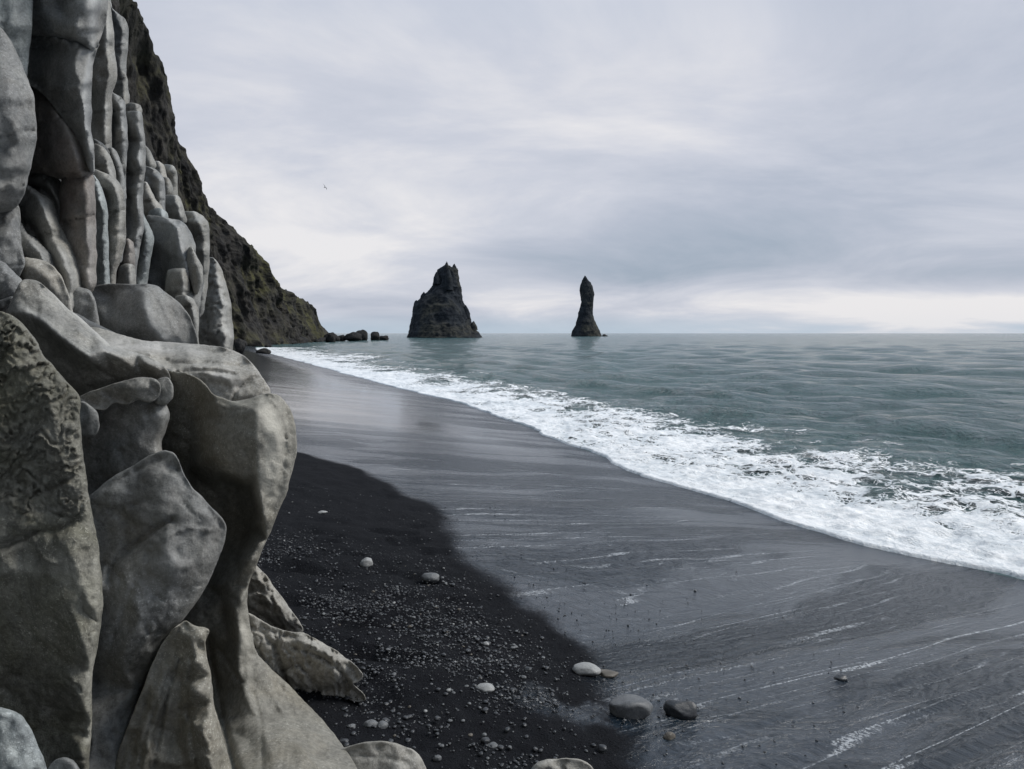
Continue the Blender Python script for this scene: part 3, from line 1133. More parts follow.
def sea_stack(name, left, right, D, label, group, seed, extra=()):
    """left and right: profile points (photo x, y) from base to top; built as a closed ring body"""
    left = np.array(left, float); right = np.array(right, float)
    n = 110
    yb, yt = max(left[0, 1], right[0, 1]), min(left[-1, 1], right[-1, 1])
    ys = np.linspace(yb + 1.2, yt, n)
    xl = np.interp(-ys, -left[:, 1], left[:, 0]); xr = np.interp(-ys, -right[:, 1], right[:, 0])
    k = D / FPX
    m = 150
    th = np.linspace(0, 2 * np.pi, m, endpoint=False)
    V = []
    for y, a, b in zip(ys, xl, xr):
        c = pt((a + b) / 2, y, D)
        r = max((b - a) / 2, 0.02) * k
        V.append(np.stack([c[0] + r * np.cos(th), c[1] + r * 0.85 * np.sin(th) * 1.0, np.full(m, c[2])], 1))
    V = np.vstack(V)
    F = []
    for i in range(n - 1):
        for j in range(m):
            F.append((i * m + j, i * m + (j + 1) % m, (i + 1) * m + (j + 1) % m, (i + 1) * m + j))
    F = np.array(F)
    N = vert_normals(V, F)
    side = 1 - 0.65 * np.abs(np.cos(np.tile(th, n)))
    a = fbm(V * np.array([1, 1, 0.55]) / (15 * k), 4, seed) * 5.0 * k
    b = ridged(V * np.array([1, 1, 0.6]) / (5.5 * k), 4, seed + 3, 0.6) * 2.2 * k
    thin = min(1.0, (right[0, 0] - left[0, 0]) / 60.0)
    V = V + N * ((a * side + b * (0.45 + 0.55 * side)) * thin)[:, None] - N * 0.9 * k * min(1.0, (right[0, 0] - left[0, 0]) / 75.0) ** 1.5
    # close the top
    V = np.vstack([V, V[-m:].mean(0)])
    top = len(V) - 1
    F4 = F
    F3 = np.array([((n - 1) * m + j, (n - 1) * m + (j + 1) % m, top, top) for j in range(m)])
    tri = np.vstack([F4[:, [0, 1, 2]], F4[:, [0, 2, 3]], F3[:, :3]])
    parts = [(V, tri)]
    for (x, y0, y1, w, dd) in extra:      # small spires and feet
        q = 18
        t2 = np.linspace(0, 2 * np.pi, q, endpoint=False)
        VV = []
        lev = np.linspace(0, 1, 10)
        for l in lev:
            c = pt(x + (0.5 * math.sin(l * 3 + x)), y0 + (y1 - y0) * l, D + dd * k)
            r = w * k * (1 - l ** 2.6) * 0.9 + 0.05 * k
            VV.append(np.stack([c[0] + r * np.cos(t2), c[1] + r * np.sin(t2), np.full(q, c[2])], 1))
        VV = np.vstack(VV)
        ff = []
        for i in range(9):
            for j in range(q):
                a0_, b0_ = i * q + j, i * q + (j + 1) % q
                ff += [(a0_, b0_, b0_ + q), (a0_, b0_ + q, a0_ + q)]
        ff = np.array(ff)
        NN = vert_normals(VV, ff)
        VV = VV + NN * (fbm(VV / (3 * k), 3, int(x)) * 0.7 * k)[:, None]
        parts.append((VV, ff))
    off = 0; AV = []; AF = []
    for v, f in parts:
        AV.append(v); AF.append(f + off); off += len(v)
    c = pt((left[0, 0] + right[0, 0]) / 2, yb, D)
    o = mesh_obj(name, np.vstack(AV), np.vstack(AF), STACK_MAT, loc=(c[0], c[1], 0))
    return tag(o, label, 'sea stack', group)


sea_stack('sea_stack',
          [(407, 338.2), (409, 331), (411, 322), (412.5, 313), (413.5, 305), (416, 301), (420, 298), (425, 293.5), (429, 290.5), (432, 285), (433.5, 278), (436, 273), (438, 268.5), (442, 266.5), (445.5, 264)],
          [(483, 338.2), (480, 333), (476, 329.5), (472, 323), (470, 315), (466.5, 308), (463.5, 301), (462, 295), (461.5, 287), (459.5, 281), (458.3, 274), (458, 268), (452, 266.5), (446.5, 264)],
          405, 'broad dark sea stack with a forked top, standing left of the slim one', None, 71,
          extra=((446.6, 274, 261.0, 3.0, -6), (454.8, 280, 263.2, 4.6, 2), (449, 290, 268, 5, -10), (424, 302, 292, 4, -8), (466, 318, 305, 4, -6), (437, 284, 271.5, 4, -8), (474, 330, 321, 4, -8), (441.5, 275, 267.3, 4.5, 0), (449.8, 275, 265, 2.0, -4), (430, 297, 289.5, 4, -2), (417, 308, 300.2, 4, -4)))
sea_stack('sea_stack',
          [(571.5, 336.8), (573, 331), (576, 325), (577, 319), (578, 313.6), (580, 307), (580.6, 302), (580.2, 297), (579.6, 290), (579.8, 285), (581.5, 280), (584, 276)],
          [(602, 336.8), (599, 330.5), (596.5, 325), (594.5, 320), (592.8, 314), (593, 306), (593.8, 300), (594.2, 294), (593, 287), (591, 282.5), (588, 279), (585.3, 276)],
          560, 'slim dark sea stack like a leaning finger, right of the broad one', None, 93,
          extra=((604.5, 337, 334.2, 3.0, 0), (585, 281, 275.3, 1.9, -1)))


# ------------------------------------------------------------------ headland
def make_headland():
    ridge = [(70, -190, 70), (95, -90, 76), (116, -40, 82), (131, -4, 90), (139, 10, 94), (146, 24, 97), (150.5, 40, 99), (155, 50, 101), (162, 65, 104), (167.5, 76, 107),
             (169.5, 88, 109), (168.5, 103, 112), (173, 124, 116), (177, 140, 120), (184.5, 150, 124), (190, 165, 128), (197, 184, 133),
             (210, 204, 140), (222, 217, 146), (235, 231, 152), (247, 243, 158), (256, 251, 164), (262, 258, 169), (267, 268, 175), (274, 281, 182),
             (280, 288, 188), (287, 291, 195), (296, 296, 203), (304, 300, 212), (311, 304, 218), (316, 309, 224), (318, 318, 230), (321, 325, 234),
             (327, 331, 238), (332, 336, 243), (339, 342, 248)]
    base = [(60, 400, 42), (235, 346, 138), (250, 345, 146), (268, 345, 158), (290, 344.3, 178), (305, 344, 195), (320, 343.2, 214), (332, 342.6, 232), (340, 342.6, 246)]
    ridge = np.array(ridge); base = np.array(base)
    n, mv = 420, 170

    def resample3(p, n):
        s = np.concatenate([[0], np.cumsum(np.linalg.norm(np.diff(p[:, :2], axis=0), axis=1))])
        t = np.linspace(0, s[-1], n)
        return np.stack([np.interp(t, s, p[:, k]) for k in range(3)], 1)
    r = resample3(ridge, n)
    # base parameter follows the ridge's own x so that faces fall steeply
    bt = np.linspace(0, 1, n) ** 0.9
    bb = resample3(base, 400)
    b = np.stack([np.interp(bt * 399, np.arange(400), bb[:, k]) for k in range(3)], 1)
    RW = pt(r[:, 0], r[:, 1], r[:, 2]); BW = pt(b[:, 0], b[:, 1], b[:, 2])
    BW[:, 2] -= 1.5
    v = np.linspace(0, 1, mv)
    V = BW[:, None] * (1 - v)[None, :, None] + RW[:, None] * v[None, :, None]
    # talus: the foot flares out
    out = np.array([0.75, -0.35, 0.0])
    V = V + out * (np.exp(-v * 5)[None, :, None] * 3.0 - 3.0 * np.exp(-5 * v)[None, :, None] * (v[None, :, None] < 0))
    V = V.reshape(-1, 3)
    vv = np.tile(v, n)
    uu = np.repeat(np.linspace(0, 1, n), mv)
    fade = smooth01(1.0, 0.90, vv) * 0.88 + 0.12
    fade_tip = smooth01(1.0, 0.85, uu) * 0.8 + 0.2
    big = fbm(V / np.array([16, 16, 40.0]), 4, 81) * 6.0
    gul = ridged(V / np.array([11, 11, 34.0]), 4, 83, 0.6) * 3.4
    sm_ = fbm(V / np.array([3, 3, 4.5]), 5, 85, 0.6) * 1.5 + ridged(V / np.array([4, 4, 7.0]), 3, 87, 0.6) * 1.0
    disp = (big + gul) * fade * fade_tip + sm_ * (0.3 + 0.7 * fade) * fade_tip
    # buttress columns high up
    dirv = np.array([0.80, -0.6, 0.05])
    V = V + dirv * (disp - 1.5 * fade)[:, None]
    edge = (vv > 0.985)
    V[edge] += np.stack([fbm(V[edge] / 2.5, 3, 88) * 0.5, np.zeros(edge.sum()), fbm(V[edge] / 2.0, 3, 89) * 0.6], 1)
    F = grid_faces(n, mv)
    N = vert_normals(V, F)
    if (N * np.array([0.8, -0.6, 0])).sum(1).mean() < 0: F = F[:, ::-1]
    # the far side and the bulk inland
    last = V.reshape(n, mv, 3)[:, -1]
    K = 10
    back = []
    for k in range(1, K + 1):
        t = k / K
        q = last.copy()
        q[:, 0] -= 70 * t
        q[:, 1] += 60 * t
        q[:, 2] = last[:, 2] * (1 - t ** 1.3) - 2 * t
        back.append(q)
    back = np.stack([last] + back, 1)
    VB = back.reshape(-1, 3)
    FB = grid_faces(n, K + 1)
    NB = vert_normals(VB, FB)
    if NB[:, 2].mean() < 0: FB = FB[:, ::-1]
    Vt = np.vstack([V, VB]); Ft = np.vstack([F, FB + len(V)])
    mat = far_rock('headland_rock', (0.014, 0.014, 0.015), (0.050, 0.047, 0.043), (0.076, 0.075, 0.024), 0.7, 0.06, bump=1.8)
    o = mesh_obj('headland', Vt, Ft, mat, loc=(-60, 160, 0))
    tag(o, 'steep dark headland with mossy green patches sloping down into the sea', 'headland')
    return V.reshape(n, mv, 3)


HEAD = make_headland()


# ------------------------------------------------------------------ loose stones
def stone_mesh(size, seed, sub=3, flatz=0.6, facet=0.12, elong=1.3):
    """a worn stone: returns verts and faces round its own base"""
    import bmesh
    bm = bmesh.new()
    bmesh.ops.create_icosphere(bm, subdivisions=sub, radius=1.0)
    v = np.array([x.co for x in bm.verts]); f = np.array([[q.index for q in fc.verts] for fc in bm.faces])
    bm.free()
    rs = np.random.RandomState(seed)
    # knock flat faces on it
    for _ in range(9):
        n = rs.normal(size=3); n /= np.linalg.norm(n)
        lim = rs.uniform(0.70, 0.93)
        d = v @ n
        v = v - np.outer(np.maximum(d - lim, 0) * 0.85, n)
    v = v + v * (fbm(v * 1.3 + seed, 3, seed) * facet)[:, None]
    v = v + v * (fbm(v * 5 + seed, 3, seed + 1) * facet * 0.18)[:, None]
    v = v * np.array([elong, 1.0, flatz]) * size / 2
    v[:, 2] -= v[:, 2].min()
    return v, f


far_block = far_rock('shore_boulder_rock', (0.012, 0.013, 0.015), (0.045, 0.043, 0.040), None, 0, 0.5, bump=0.3)
tip_rocks = [(342, 341.0, 9, 5, 'low dark rock at the headland tip, first in the row'),
             (354, 341.0, 17, 7, 'broadest low black rock in the row off the headland tip'),
             (361, 340.6, 13, 9, 'highest peaked black rock in the row off the headland tip'),
             (375, 340.4, 9, 7, 'small rounded black rock in the gap between the peaked and the end rock'),
             (384, 340.2, 9, 4, 'low dark rock at the seaward end of the row'),
             (331, 342.4, 10, 8, 'dark boulder resting against the foot of the headland tip')]
for i, (x, y, w, h, lb) in enumerate(tip_rocks):
    dd = float((CAM_Z) / abs((H / 2 - y) / FPX * CP - SP))
    c = pt(x, y, dd)
    k = dd / FPX
    v, f = stone_mesh(w * k, 300 + i, 3, h / w * 1.5, 0.32, 1.05)
    v[:, 2] -= h * k * 0.25
    tag(mesh_obj('sea_rock', v + np.array([c[0], c[1], 0]), f, far_block), lb, 'rock', 'rocks off the headland tip')

rs = np.random.RandomState(12)
proto = []
for i in range(5):
    v, f = stone_mesh(1.0, 330 + i, 3, 0.8, 0.3, 1.1)
    proto.append((v, f))
mesh_cache = {}
for i in range(46):
    t = rs.uniform(0.0, 1.0)
    x = 238 + (336 - 238) * t if i < 32 else rs.uniform(316, 341)
    y = np.interp(x, [238, 260, 300, 336], [346, 345.8, 345, 343.2]) + rs.uniform(-1.2, 1.2)
    dd = np.interp(x, [235, 250, 268, 290, 305, 320, 332, 340], [136, 144, 156, 176, 193, 212, 230, 244]) - rs.uniform(0, 3)
    c = pt(x, y, dd)
    size = rs.uniform(1.2, 3.0) * (1.0 if rs.rand() < 0.8 else 1.6)
    k = i % 5
    if k not in mesh_cache:
        o = mesh_obj('foot_boulder', proto[k][0], proto[k][1], far_block, loc=(0, 0, 0))
        mesh_cache[k] = o
    else:
        o = mesh_cache[k].copy(); COL.objects.link(o)
    o.location = (c[0], c[1], max(ground_z(c[:2])[0], -0.1) - 0.2 * size)
    o.rotation_euler = (0, 0, rs.uniform(0, 6.28)); o.scale = (size, size, size * rs.uniform(0.7, 1.1))
    tag(o, 'dark boulder lying in the scree along the foot of the headland', 'boulder', 'boulders along the foot of the headland')
for (x, y, w, h, lb) in ((264, 354.5, 13, 6, 'small dark rock awash in the thin surf below the headland'),
                         (240, 353.5, 9, 12, 'dark stub of rock beside the foot of the farthest basalt column'),
                         (268, 347.5, 6, 2.5, 'tiny low rock at the top of the far beach')):
    p, dd = on_sand(x, y) if x < 262 else (flat(x, y), float(CAM_Z / abs((H / 2 - y) / FPX * CP - SP)))
    k = dd / FPX
    v, f = stone_mesh(w * k, int(x), 3, h / w * 1.35, 0.25, 1.1)
    v[:, 2] -= h * k * 0.2
    tag(mesh_obj('shore_rock', v + p, f, far_block), lb, 'rock')


# ------------------------------------------------------------------ gull
def make_gull():
    c = pt(325, 187.5, 62)
    bmv = []; faces = []
    def tube(path, rad, q=8):
        o0 = len(bmv)
        path = np.array(path, float)
        for i, p in enumerate(path):
            t = path[min(i + 1, len(path) - 1)] - path[max(i - 1, 0)]
            t /= np.linalg.norm(t)
            a = np.cross(t, [0.1, 0.2, 1.0]); a /= np.linalg.norm(a)
            b = np.cross(t, a)
            for j in range(q):
                an = 2 * math.pi * j / q
                bmv.append(p + rad[i][0] * math.cos(an) * a + rad[i][1] * math.sin(an) * b)
        for i in range(len(path) - 1):
            for j in range(q):
                faces.append((o0 + i * q + j, o0 + i * q + (j + 1) % q, o0 + (i + 1) * q + (j + 1) % q, o0 + (i + 1) * q + j))
    # body, beak to tail
    tube([(-.24, 0, -.02), (-.2, 0, 0), (-.1, 0, 0.0), (0, 0, 0), (.1, 0, 0.01), (.16, 0, .02), (.2, 0, .02), (.25, 0, .01)],
         [(.015, .004), (.03, .01), (.04, .035), (.05, .048), (.035, .035), (.03, .03), (.015, .015), (.003, .003)])
    body = mesh_obj('gull', np.array(bmv), np.array(faces), None or GULL_GREY, loc=(0, 0, 0))
    for s in (-1, 1):
        bmv.clear(); faces.clear()
        up = [0, .16, .24, .33, .40] if s > 0 else [0, .05, .02, -.06, -.14]
        tube([(.02, s * .03, .01), (.05, s * .16, up[1]), (.03, s * .30, up[2]), (-.03, s * .43, up[3]), (-.10, s * .52, up[4])],
             [(.07, .012), (.065, .010), (.055, .008), (.035, .006), (.006, .003)])
        wv = mesh_obj('wing', np.array(bmv), np.array(faces), GULL_GREY, loc=(0, 0, 0))
        wv.parent = body
    body.location = c
    body.rotation_euler = (R(28), R(-8), R(52))
    body.scale = (0.62, 0.62, 0.62)
    tag(body, 'dark gull gliding with raised wings beside the headland', 'bird')


_g = NT('gull_feathers')
_gn = _g.noise(_g.n('ShaderNodeTexCoord').outputs['Object'], 9, 3)
_gb = _g.princ(Base_Color=_g.mix(_g.mr(_gn, 0.4, 0.6), (0.06, 0.062, 0.07), (0.16, 0.16, 0.17)), Roughness=0.8)
_g.t.links.new(_gb.outputs[0], _g.out.inputs[0])
GULL_GREY = _g.m
make_gull()
# ------------------------------------------------------------------ basalt materials
M_COOL = rock_material('basalt_cool', (0.084, 0.089, 0.091), (0.232, 0.238, 0.238), (0.15, 0.135, 0.115), 0.5, streak=(1.5, 1.5, 0.25))
M_MID = rock_material('basalt_mid', (0.099, 0.100, 0.097), (0.278, 0.278, 0.265), (0.17, 0.15, 0.12), 0.5, streak=(1.5, 1.5, 0.3))
M_PALE = rock_material('basalt_pale', (0.167, 0.163, 0.148), (0.440, 0.429, 0.394), (0.22, 0.19, 0.14), 0.5)
M_TAN = rock_material('basalt_tan', (0.128, 0.123, 0.106), (0.313, 0.302, 0.265), (0.19, 0.165, 0.115), 0.7)
M_WRIN = rock_material('basalt_wrinkled', (0.084, 0.082, 0.069), (0.255, 0.249, 0.214), (0.12, 0.115, 0.055), 0.7, bump=1.5)
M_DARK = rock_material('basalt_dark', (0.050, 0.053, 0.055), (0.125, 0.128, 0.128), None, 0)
M_RED = rock_material('basalt_reddish', (0.099, 0.093, 0.089), (0.244, 0.232, 0.220), (0.16, 0.125, 0.11), 0.7, streak=(1.5, 1.5, 0.3))
M_BLUE = rock_material('basalt_bluish', (0.099, 0.114, 0.121), (0.278, 0.302, 0.307), None, 0, streak=(1.5, 1.5, 0.3))


def DW(x):
    """distance to the receding cliff face seen at photo column x"""
    return 2.02 / (-(x - 512) / 720.0 - 0.316)


# ------------------------------------------------------------------ the columnar cliff
cliff = empty('basalt_cliff', (-5.6, 10, 1.2))
tag(cliff, 'tall cliff of grey sea-worn basalt columns rising above the ledge', 'cliff')


def column(outline, D, mat, **kw):
    kw.setdefault('skew', 0.50)
    kw.setdefault('grow', 1.5)
    big = kw.get('edge', 6) >= 9
    kw['edge'] = kw.get('edge', 6) * 0.6 if big else 2.2
    kw['puff'] = kw.get('puff', 6) * 0.5 if big else 1.7
    kw['sm'] = kw.get('sm', 1.5) * (0.6 if big else 0.4)
    kw['cut'] = 0.16 if big else 0.12
    kw['step'] = kw.get('step', 2.0) if big else 1.7
    kw['it'] = 1
    kw['lines'] = [(a, b, c * 2.0) for a, b, c in kw.get('lines', ())]
    kw.setdefault('crev', [(26, 1.4, 3.0, 1.6, 0.05)])
    wpx = max(p[0] for p in outline) - max(0, min(p[0] for p in outline))
    sz = min(44, max(11, wpx * 0.75))
    kw.setdefault('scallop', [(sz, sz * 0.17, 2.0, 1.5), (sz * 0.45, sz * 0.03, 1.6, 1.2)])
    kw.setdefault('joints', (min(58, sz * 2.4), min(2.6, sz * 0.11)))
    return lobe('column', outline, D, mat, parent=cliff, **kw)


# rock behind the columns, following the face back
core = [(-420, -420), (95, -420), (104, 6), (112, 40), (118, 90), (133, 118), (140, 160), (160, 186), (170, 226), (196, 250), (202, 292), (220, 310),
        (224, 342), (214, 356), (60, 356), (-420, 356)]


def make_core():
    ol = resample(chaikin(core, 1), 9)
    V = []; F = []
    n = len(ol)
    g = []
    for x, y in ol:
        D = DW(min(x, 226)) if x > -350 else 3.5
        g.append((x, y, D * 1.10))
    g = np.array(g)
    g[:, 2] *= np.interp(g[:, 0], [110, 138, 185, 226], [1.0, 1.62, 1.4, 1.05])
    front = pt(g[:, 0], g[:, 1], g[:, 2])
    back = front + np.array([-9.0, 6.0, 0])
    # inner lattice so the face is not one flat sheet
    P2 = g[:, :2]
    gx, gy = np.meshgrid(np.arange(-410, 225, 7), np.arange(-410, 355, 8))
    G = np.stack([gx.ravel(), gy.ravel()], 1)
    G = G[inside(G, P2) & (poly_dist(G, P2) > 4)]
    allp = np.vstack([P2, G])
    vs, es, fs, _, _, _ = delaunay_2d_cdt([Vector(p) for p in allp], [(i, (i + 1) % n) for i in range(n)], [], 1, 1e-5)
    V2 = np.array([(v.x, v.y) for v in vs])
    Dd = np.array([DW(min(x, 226)) * 1.10 for x in V2[:, 0]]) * np.interp(V2[:, 0], [110, 138, 185, 226], [1.0, 1.62, 1.4, 1.05])
    Vf = pt(V2[:, 0], V2[:, 1], Dd)
    Fr = np.array([f for f in fs if len(f) == 3])
    a, b_, c_ = V2[Fr[:, 0]], V2[Fr[:, 1]], V2[Fr[:, 2]]
    cr = (b_[:, 0] - a[:, 0]) * (c_[:, 1] - a[:, 1]) - (b_[:, 1] - a[:, 1]) * (c_[:, 0] - a[:, 0])
    Fr = np.where((cr > 0)[:, None], Fr[:, ::-1], Fr)
    N = vert_normals(Vf, Fr)
    Vf = Vf + N * (fbm(Vf / 0.9, 4, 5) * 0.22)[:, None]
    m = len(Vf)
    Vb = Vf + np.array([-9.0, 6.0, 0])
    quads = []
    for i in range(n):
        j = (i + 1) % n
        quads += [(i, m + i, m + j), (i, m + j, j)]
    F = np.vstack([Fr, Fr[:, ::-1] + m, np.array(quads)])
    return mesh_obj('cliff_core_and_blocker', np.vstack([Vf, Vb]), F, M_DARK, parent=cliff, attrs={'wear': np.zeros(2 * m)})


make_core()


def make_blocker_cliff():
    """unseen cliff wall added left of and behind the camera to block light"""
    path = np.array([(-9.5, 8.5), (-7.2, 6.6), (-5.4, 4.6), (-4.9, 1.0), (-5.6, -4.0), (-4.6, -8.5), (0.5, -11.5), (8, -14.0), (16, -19)], float)
    path = catmull(path, 12)
    n = len(path); mz = 60
    zz = np.linspace(0, 1, mz) ** 1.2 * 34
    tang = np.gradient(path, axis=0); tang /= np.linalg.norm(tang, axis=1, keepdims=True)
    inl = np.stack([tang[:, 1], -tang[:, 0]], 1)     # inland side
    V = np.zeros((n, mz, 3))
    V[:, :, :2] = path[:, None] + inl[:, None] * (zz ** 0.9 * 0.16)[None, :, None]
    V[:, :, 2] = zz[None] + 0.2
    V = V.reshape(-1, 3)
    F = grid_faces(n, mz)
    d = ridged(V * np.array([0.9, 0.9, 0.12]), 3, 61) * 0.5 + fbm(V * 0.4, 3, 62) * 0.5
    V[:, :2] += (np.repeat(inl, mz, 0) * -d[:, None])
    top = V.reshape(n, mz, 3)[:, -1]
    q = top.copy(); q[:, :2] += inl * 14
    V2_ = np.stack([top, q, q * np.array([1, 1, 0])], 1).reshape(-1, 3)
    return mesh_obj('cliff_core_and_blocker', np.vstack([V, V2_]), np.vstack([F, grid_faces(n, 3) + len(V)]), M_DARK, parent=cliff, attrs={'wear': np.zeros(len(V) + len(V2_))})  # added wall, out of view, keeps rock faces turned from the sea dark


make_blocker_cliff()
# far end first
column([(206, 262), (212, 258), (219, 268), (223, 279), (228, 294), (230, 306), (230, 322), (233, 336), (231.5, 353), (222, 358), (196, 358), (194, 330), (200, 296)], 22, M_MID,
       ctrl=[(214, 300, 8), (222, 300, 6), (215, 330, 12), (226, 335, 6)], edge=5, puff=5, thick=60, wrinkle=(4.0, 9, 0.6, 2.2), nz=((16, 4), (5, 1.2)), sm=1.2)
column([(176, 216, -6), (184, 213, -6), (196, 213.5), (202, 217), (207, 223), (208.5, 245), (208.5, 264), (206.5, 288), (203, 312), (196, 320), (188, 270), (186, 232)], 17, M_MID,
       ctrl=[(200, 222, 12), (190, 222, 6), (203, 250, 12), (195, 250, 6)], edge=4, puff=4, thick=60, sm=1.2, nz=((20, 2), (6, 0.6)), wear=[([(186, 216), (203, 218)], 2, 0.7)])
column([(160, 168, -3), (165, 165), (172, 165.5), (175, 170), (176.5, 182), (176.5, 199), (160, 200)], 18, M_MID, ctrl=[(173, 172, 5), (166, 172, 3)], edge=3, puff=3, thick=30, sm=1, nz=((14, 1), (5, 0.4)), wear=[([(161, 167), (173, 167)], 1.5, 0.7)])
column([(151, 164), (158, 162), (163, 166), (165, 176), (169, 188), (168, 200), (150, 200)], 17.5, M_PALE, edge=4, puff=4, thick=30, sm=1, nz=((14, 1), (5, 0.4)))
column([(162, 178), (168, 179), (171, 186), (170, 196), (161, 198)], 16.8, M_MID, edge=3, puff=4, thick=20, sm=1, nz=((14, 1),))
column([(162, 198), (170, 196), (178, 197), (181, 203), (184, 213), (186, 222), (176, 220), (166, 216), (164, 208)], 16, M_MID, ctrl=[(170, 206, 3), (178, 201, 5)], edge=3, puff=3.5, thick=30, sm=1, nz=((14, 1), (5, 0.4)), wear=[([(163, 198), (179, 198)], 1.5, 0.7)])
column([(139, 146), (143, 145), (149, 152), (152, 160), (155, 166), (148, 172), (141, 170)], 14.5, M_MID, edge=3, puff=4, thick=30, sm=1, nz=((14, 1), (5, 0.5)))
column([(142, 166), (148, 168), (156, 172), (162, 178), (163.5, 196), (164.5, 222), (150, 224), (142, 212)], 14.2, M_COOL, ctrl=[(160, 180, 6), (150, 176, 3), (148, 195, -2), (161, 205, 5)], edge=4, puff=4, thick=40, sm=1, nz=((14, 1.2), (5, 0.4)), wear=[([(144, 169), (160, 178), (163, 200), (163.5, 218)], 1.6, 0.75)])
column([(141, 184, 2), (146, 182, 3), (150, 192, 4), (156, 203), (161, 208), (163, 218), (158, 224), (148, 222), (140, 214)], 13.4, M_PALE, edge=5, puff=5, thick=40, sm=1.5, nz=((14, 1.2), (5, 0.4)), lines=[([(146, 184), (155, 200), (160, 210)], 1.4, 2)])
column([(150, 212), (158, 209), (166, 213), (168, 220), (158, 226), (148, 222)], 13.2, M_BLUE, edge=3, puff=4, thick=30, sm=1, nz=((8, 1.2),))
# the broad dark-faced block
column([(147, 216, -5), (156, 217, -4), (168, 220), (180, 222), (186, 226), (190, 234), (194, 246), (196, 262), (201, 272), (203, 282), (199, 300), (197, 322), (197, 352), (176, 352), (140, 300), (143, 280), (150, 250)], 12.2, M_COOL,
       ctrl=[(180, 226, 9), (158, 222, -2), (185, 250, 12), (187, 280, 11), (165, 250, 1), (160, 285, -5), (172, 300, -4), (192, 275, 9), (190, 310, 8)], edge=6, puff=5, thick=80, sm=1.6, nz=((30, 1.6), (8, 0.6)),
       lines=[([(186, 250), (190, 268), (193, 300), (195, 320)], 1.5, -2.2), ([(150, 220), (180, 224)], 1.5, 1)], wear=[([(149, 217), (168, 221), (181, 224)], 2, 0.8), ([(189, 258), (191, 280), (190, 310)], 2.5, 0.5)])
column([(168, 271, -2), (177, 270), (186, 269, 2), (188, 280), (188, 297), (178, 299), (165, 296, -3)], 11.6, M_MID, ctrl=[(182, 280, 4), (172, 283, 0)], edge=4, puff=3, thick=30, sm=1.2, nz=((14, 1), (5, 0.4)), wear=[([(168, 271), (186, 270)], 1.6, 0.6)])
column([(176, 298), (184, 296), (192, 300), (196, 308), (197.5, 322), (197.5, 350), (186, 350), (180, 318)], 11.2, M_MID, edge=6, puff=6, thick=40, sm=1.6, nz=((14, 1.4), (5, 0.5)))
column([(190, 246), (196, 258), (202, 268), (202, 280), (196, 296), (191, 280), (188, 262)], 11.6, M_MID, edge=4, puff=5, thick=30, sm=1.4, nz=((14, 1), (5, 0.4)))
# tall banded column and its neighbours
column([(136, 206), (141, 212), (146, 222), (151, 231), (153, 240), (150, 256), (147, 272), (144, 314), (128, 314), (132, 250)], 11.2, M_BLUE, edge=6, puff=6, thick=50, sm=1.6, nz=((22, 1.6), (7, 0.6)), lines=[([(141, 216), (147, 236), (144, 255)], 1.4, 1.8)])
column([(126, 112), (133, 112), (140, 113.5), (141.5, 125), (144, 142), (144.5, 160), (143, 175), (141, 196), (141.5, 212), (143, 226), (139, 250), (135, 268), (134, 314), (122, 314), (125, 240), (124, 190)], 10.0, M_COOL,
       ctrl=[(137, 125, 5), (130, 125, 1), (138, 160, 6), (130, 160, -1), (137, 200, 5), (129, 200, -2), (135, 240, 6)], edge=5, puff=4.5, thick=80, sm=1.6, nz=((26, 2.0), (8, 0.7)),
       lines=[([(126, 140), (142, 141)], 2.5, -1.6), ([(126, 175), (142, 174)], 3, -1.8), ([(126, 188), (142, 188)], 2, 1.2)], wear=[([(138, 116), (139, 150), (137, 180), (137, 215)], 2.0, 0.5)])
column([(127, 105), (132, 104), (139, 106), (140.5, 110), (140, 115), (127, 115)], 10.2, M_MID, edge=2.5, puff=3, thick=25, sm=1, nz=((14, 0.8), (5, 0.3)), wear=[([(127, 106), (140, 107)], 1.4, 0.7)])
column([(123, 241), (128, 239), (133, 243), (133.5, 262), (134, 314), (112, 314), (118, 262)], 9.2, M_RED, edge=5, puff=5, thick=40, sm=1.4, nz=((14, 1.2), (5, 0.5)), lines=[([(120, 252), (133, 254)], 1.5, -1.2), ([(118, 266), (134, 266)], 1.8, -2.2)])
column([(120, 268), (126, 265), (134, 267), (134.5, 292), (116, 314)], 9.0, M_MID, edge=4, puff=5, thick=30, sm=1.4, nz=((14, 1.2), (5, 0.5)))
column([(104, -40), (110, 8), (116, 13), (123, 19), (127, 27), (127, 42), (126, 57), (125, 72), (122, 84), (112, 84), (110, 64)], 10.5, M_COOL, ctrl=[(122, 30, 5), (114, 30, 0), (120, 50, 4)], edge=6, puff=5, thick=80, sm=1.6, nz=((22, 1.6), (7, 0.5)))
column([(113, 72), (118, 69), (124, 73), (126.5, 80), (128, 100), (128, 130), (112, 130)], 10.4, M_MID, edge=5, puff=5, thick=50, sm=1.4, nz=((18, 1.4), (6, 0.5)), lines=[([(113, 80), (127, 79)], 1.5, -1.5)])
column([(105, 84), (110, 86), (112, 93), (119, 97), (124, 103), (125.5, 122), (126, 150), (124.5, 178), (124, 208), (124, 240), (120, 262), (112, 262), (110, 160), (106, 110)], 9.0, M_COOL,
       ctrl=[(121, 104, 6), (112, 98, 3), (122, 130, 6), (113, 125, -3), (122, 170, 5), (114, 150, 0)], edge=5, puff=4, thick=80, sm=1.5, nz=((26, 1.6), (8, 0.5)), wear=[([(110, 92), (113, 96), (122, 101), (123.5, 118), (124, 150)], 2.0, 0.8)])
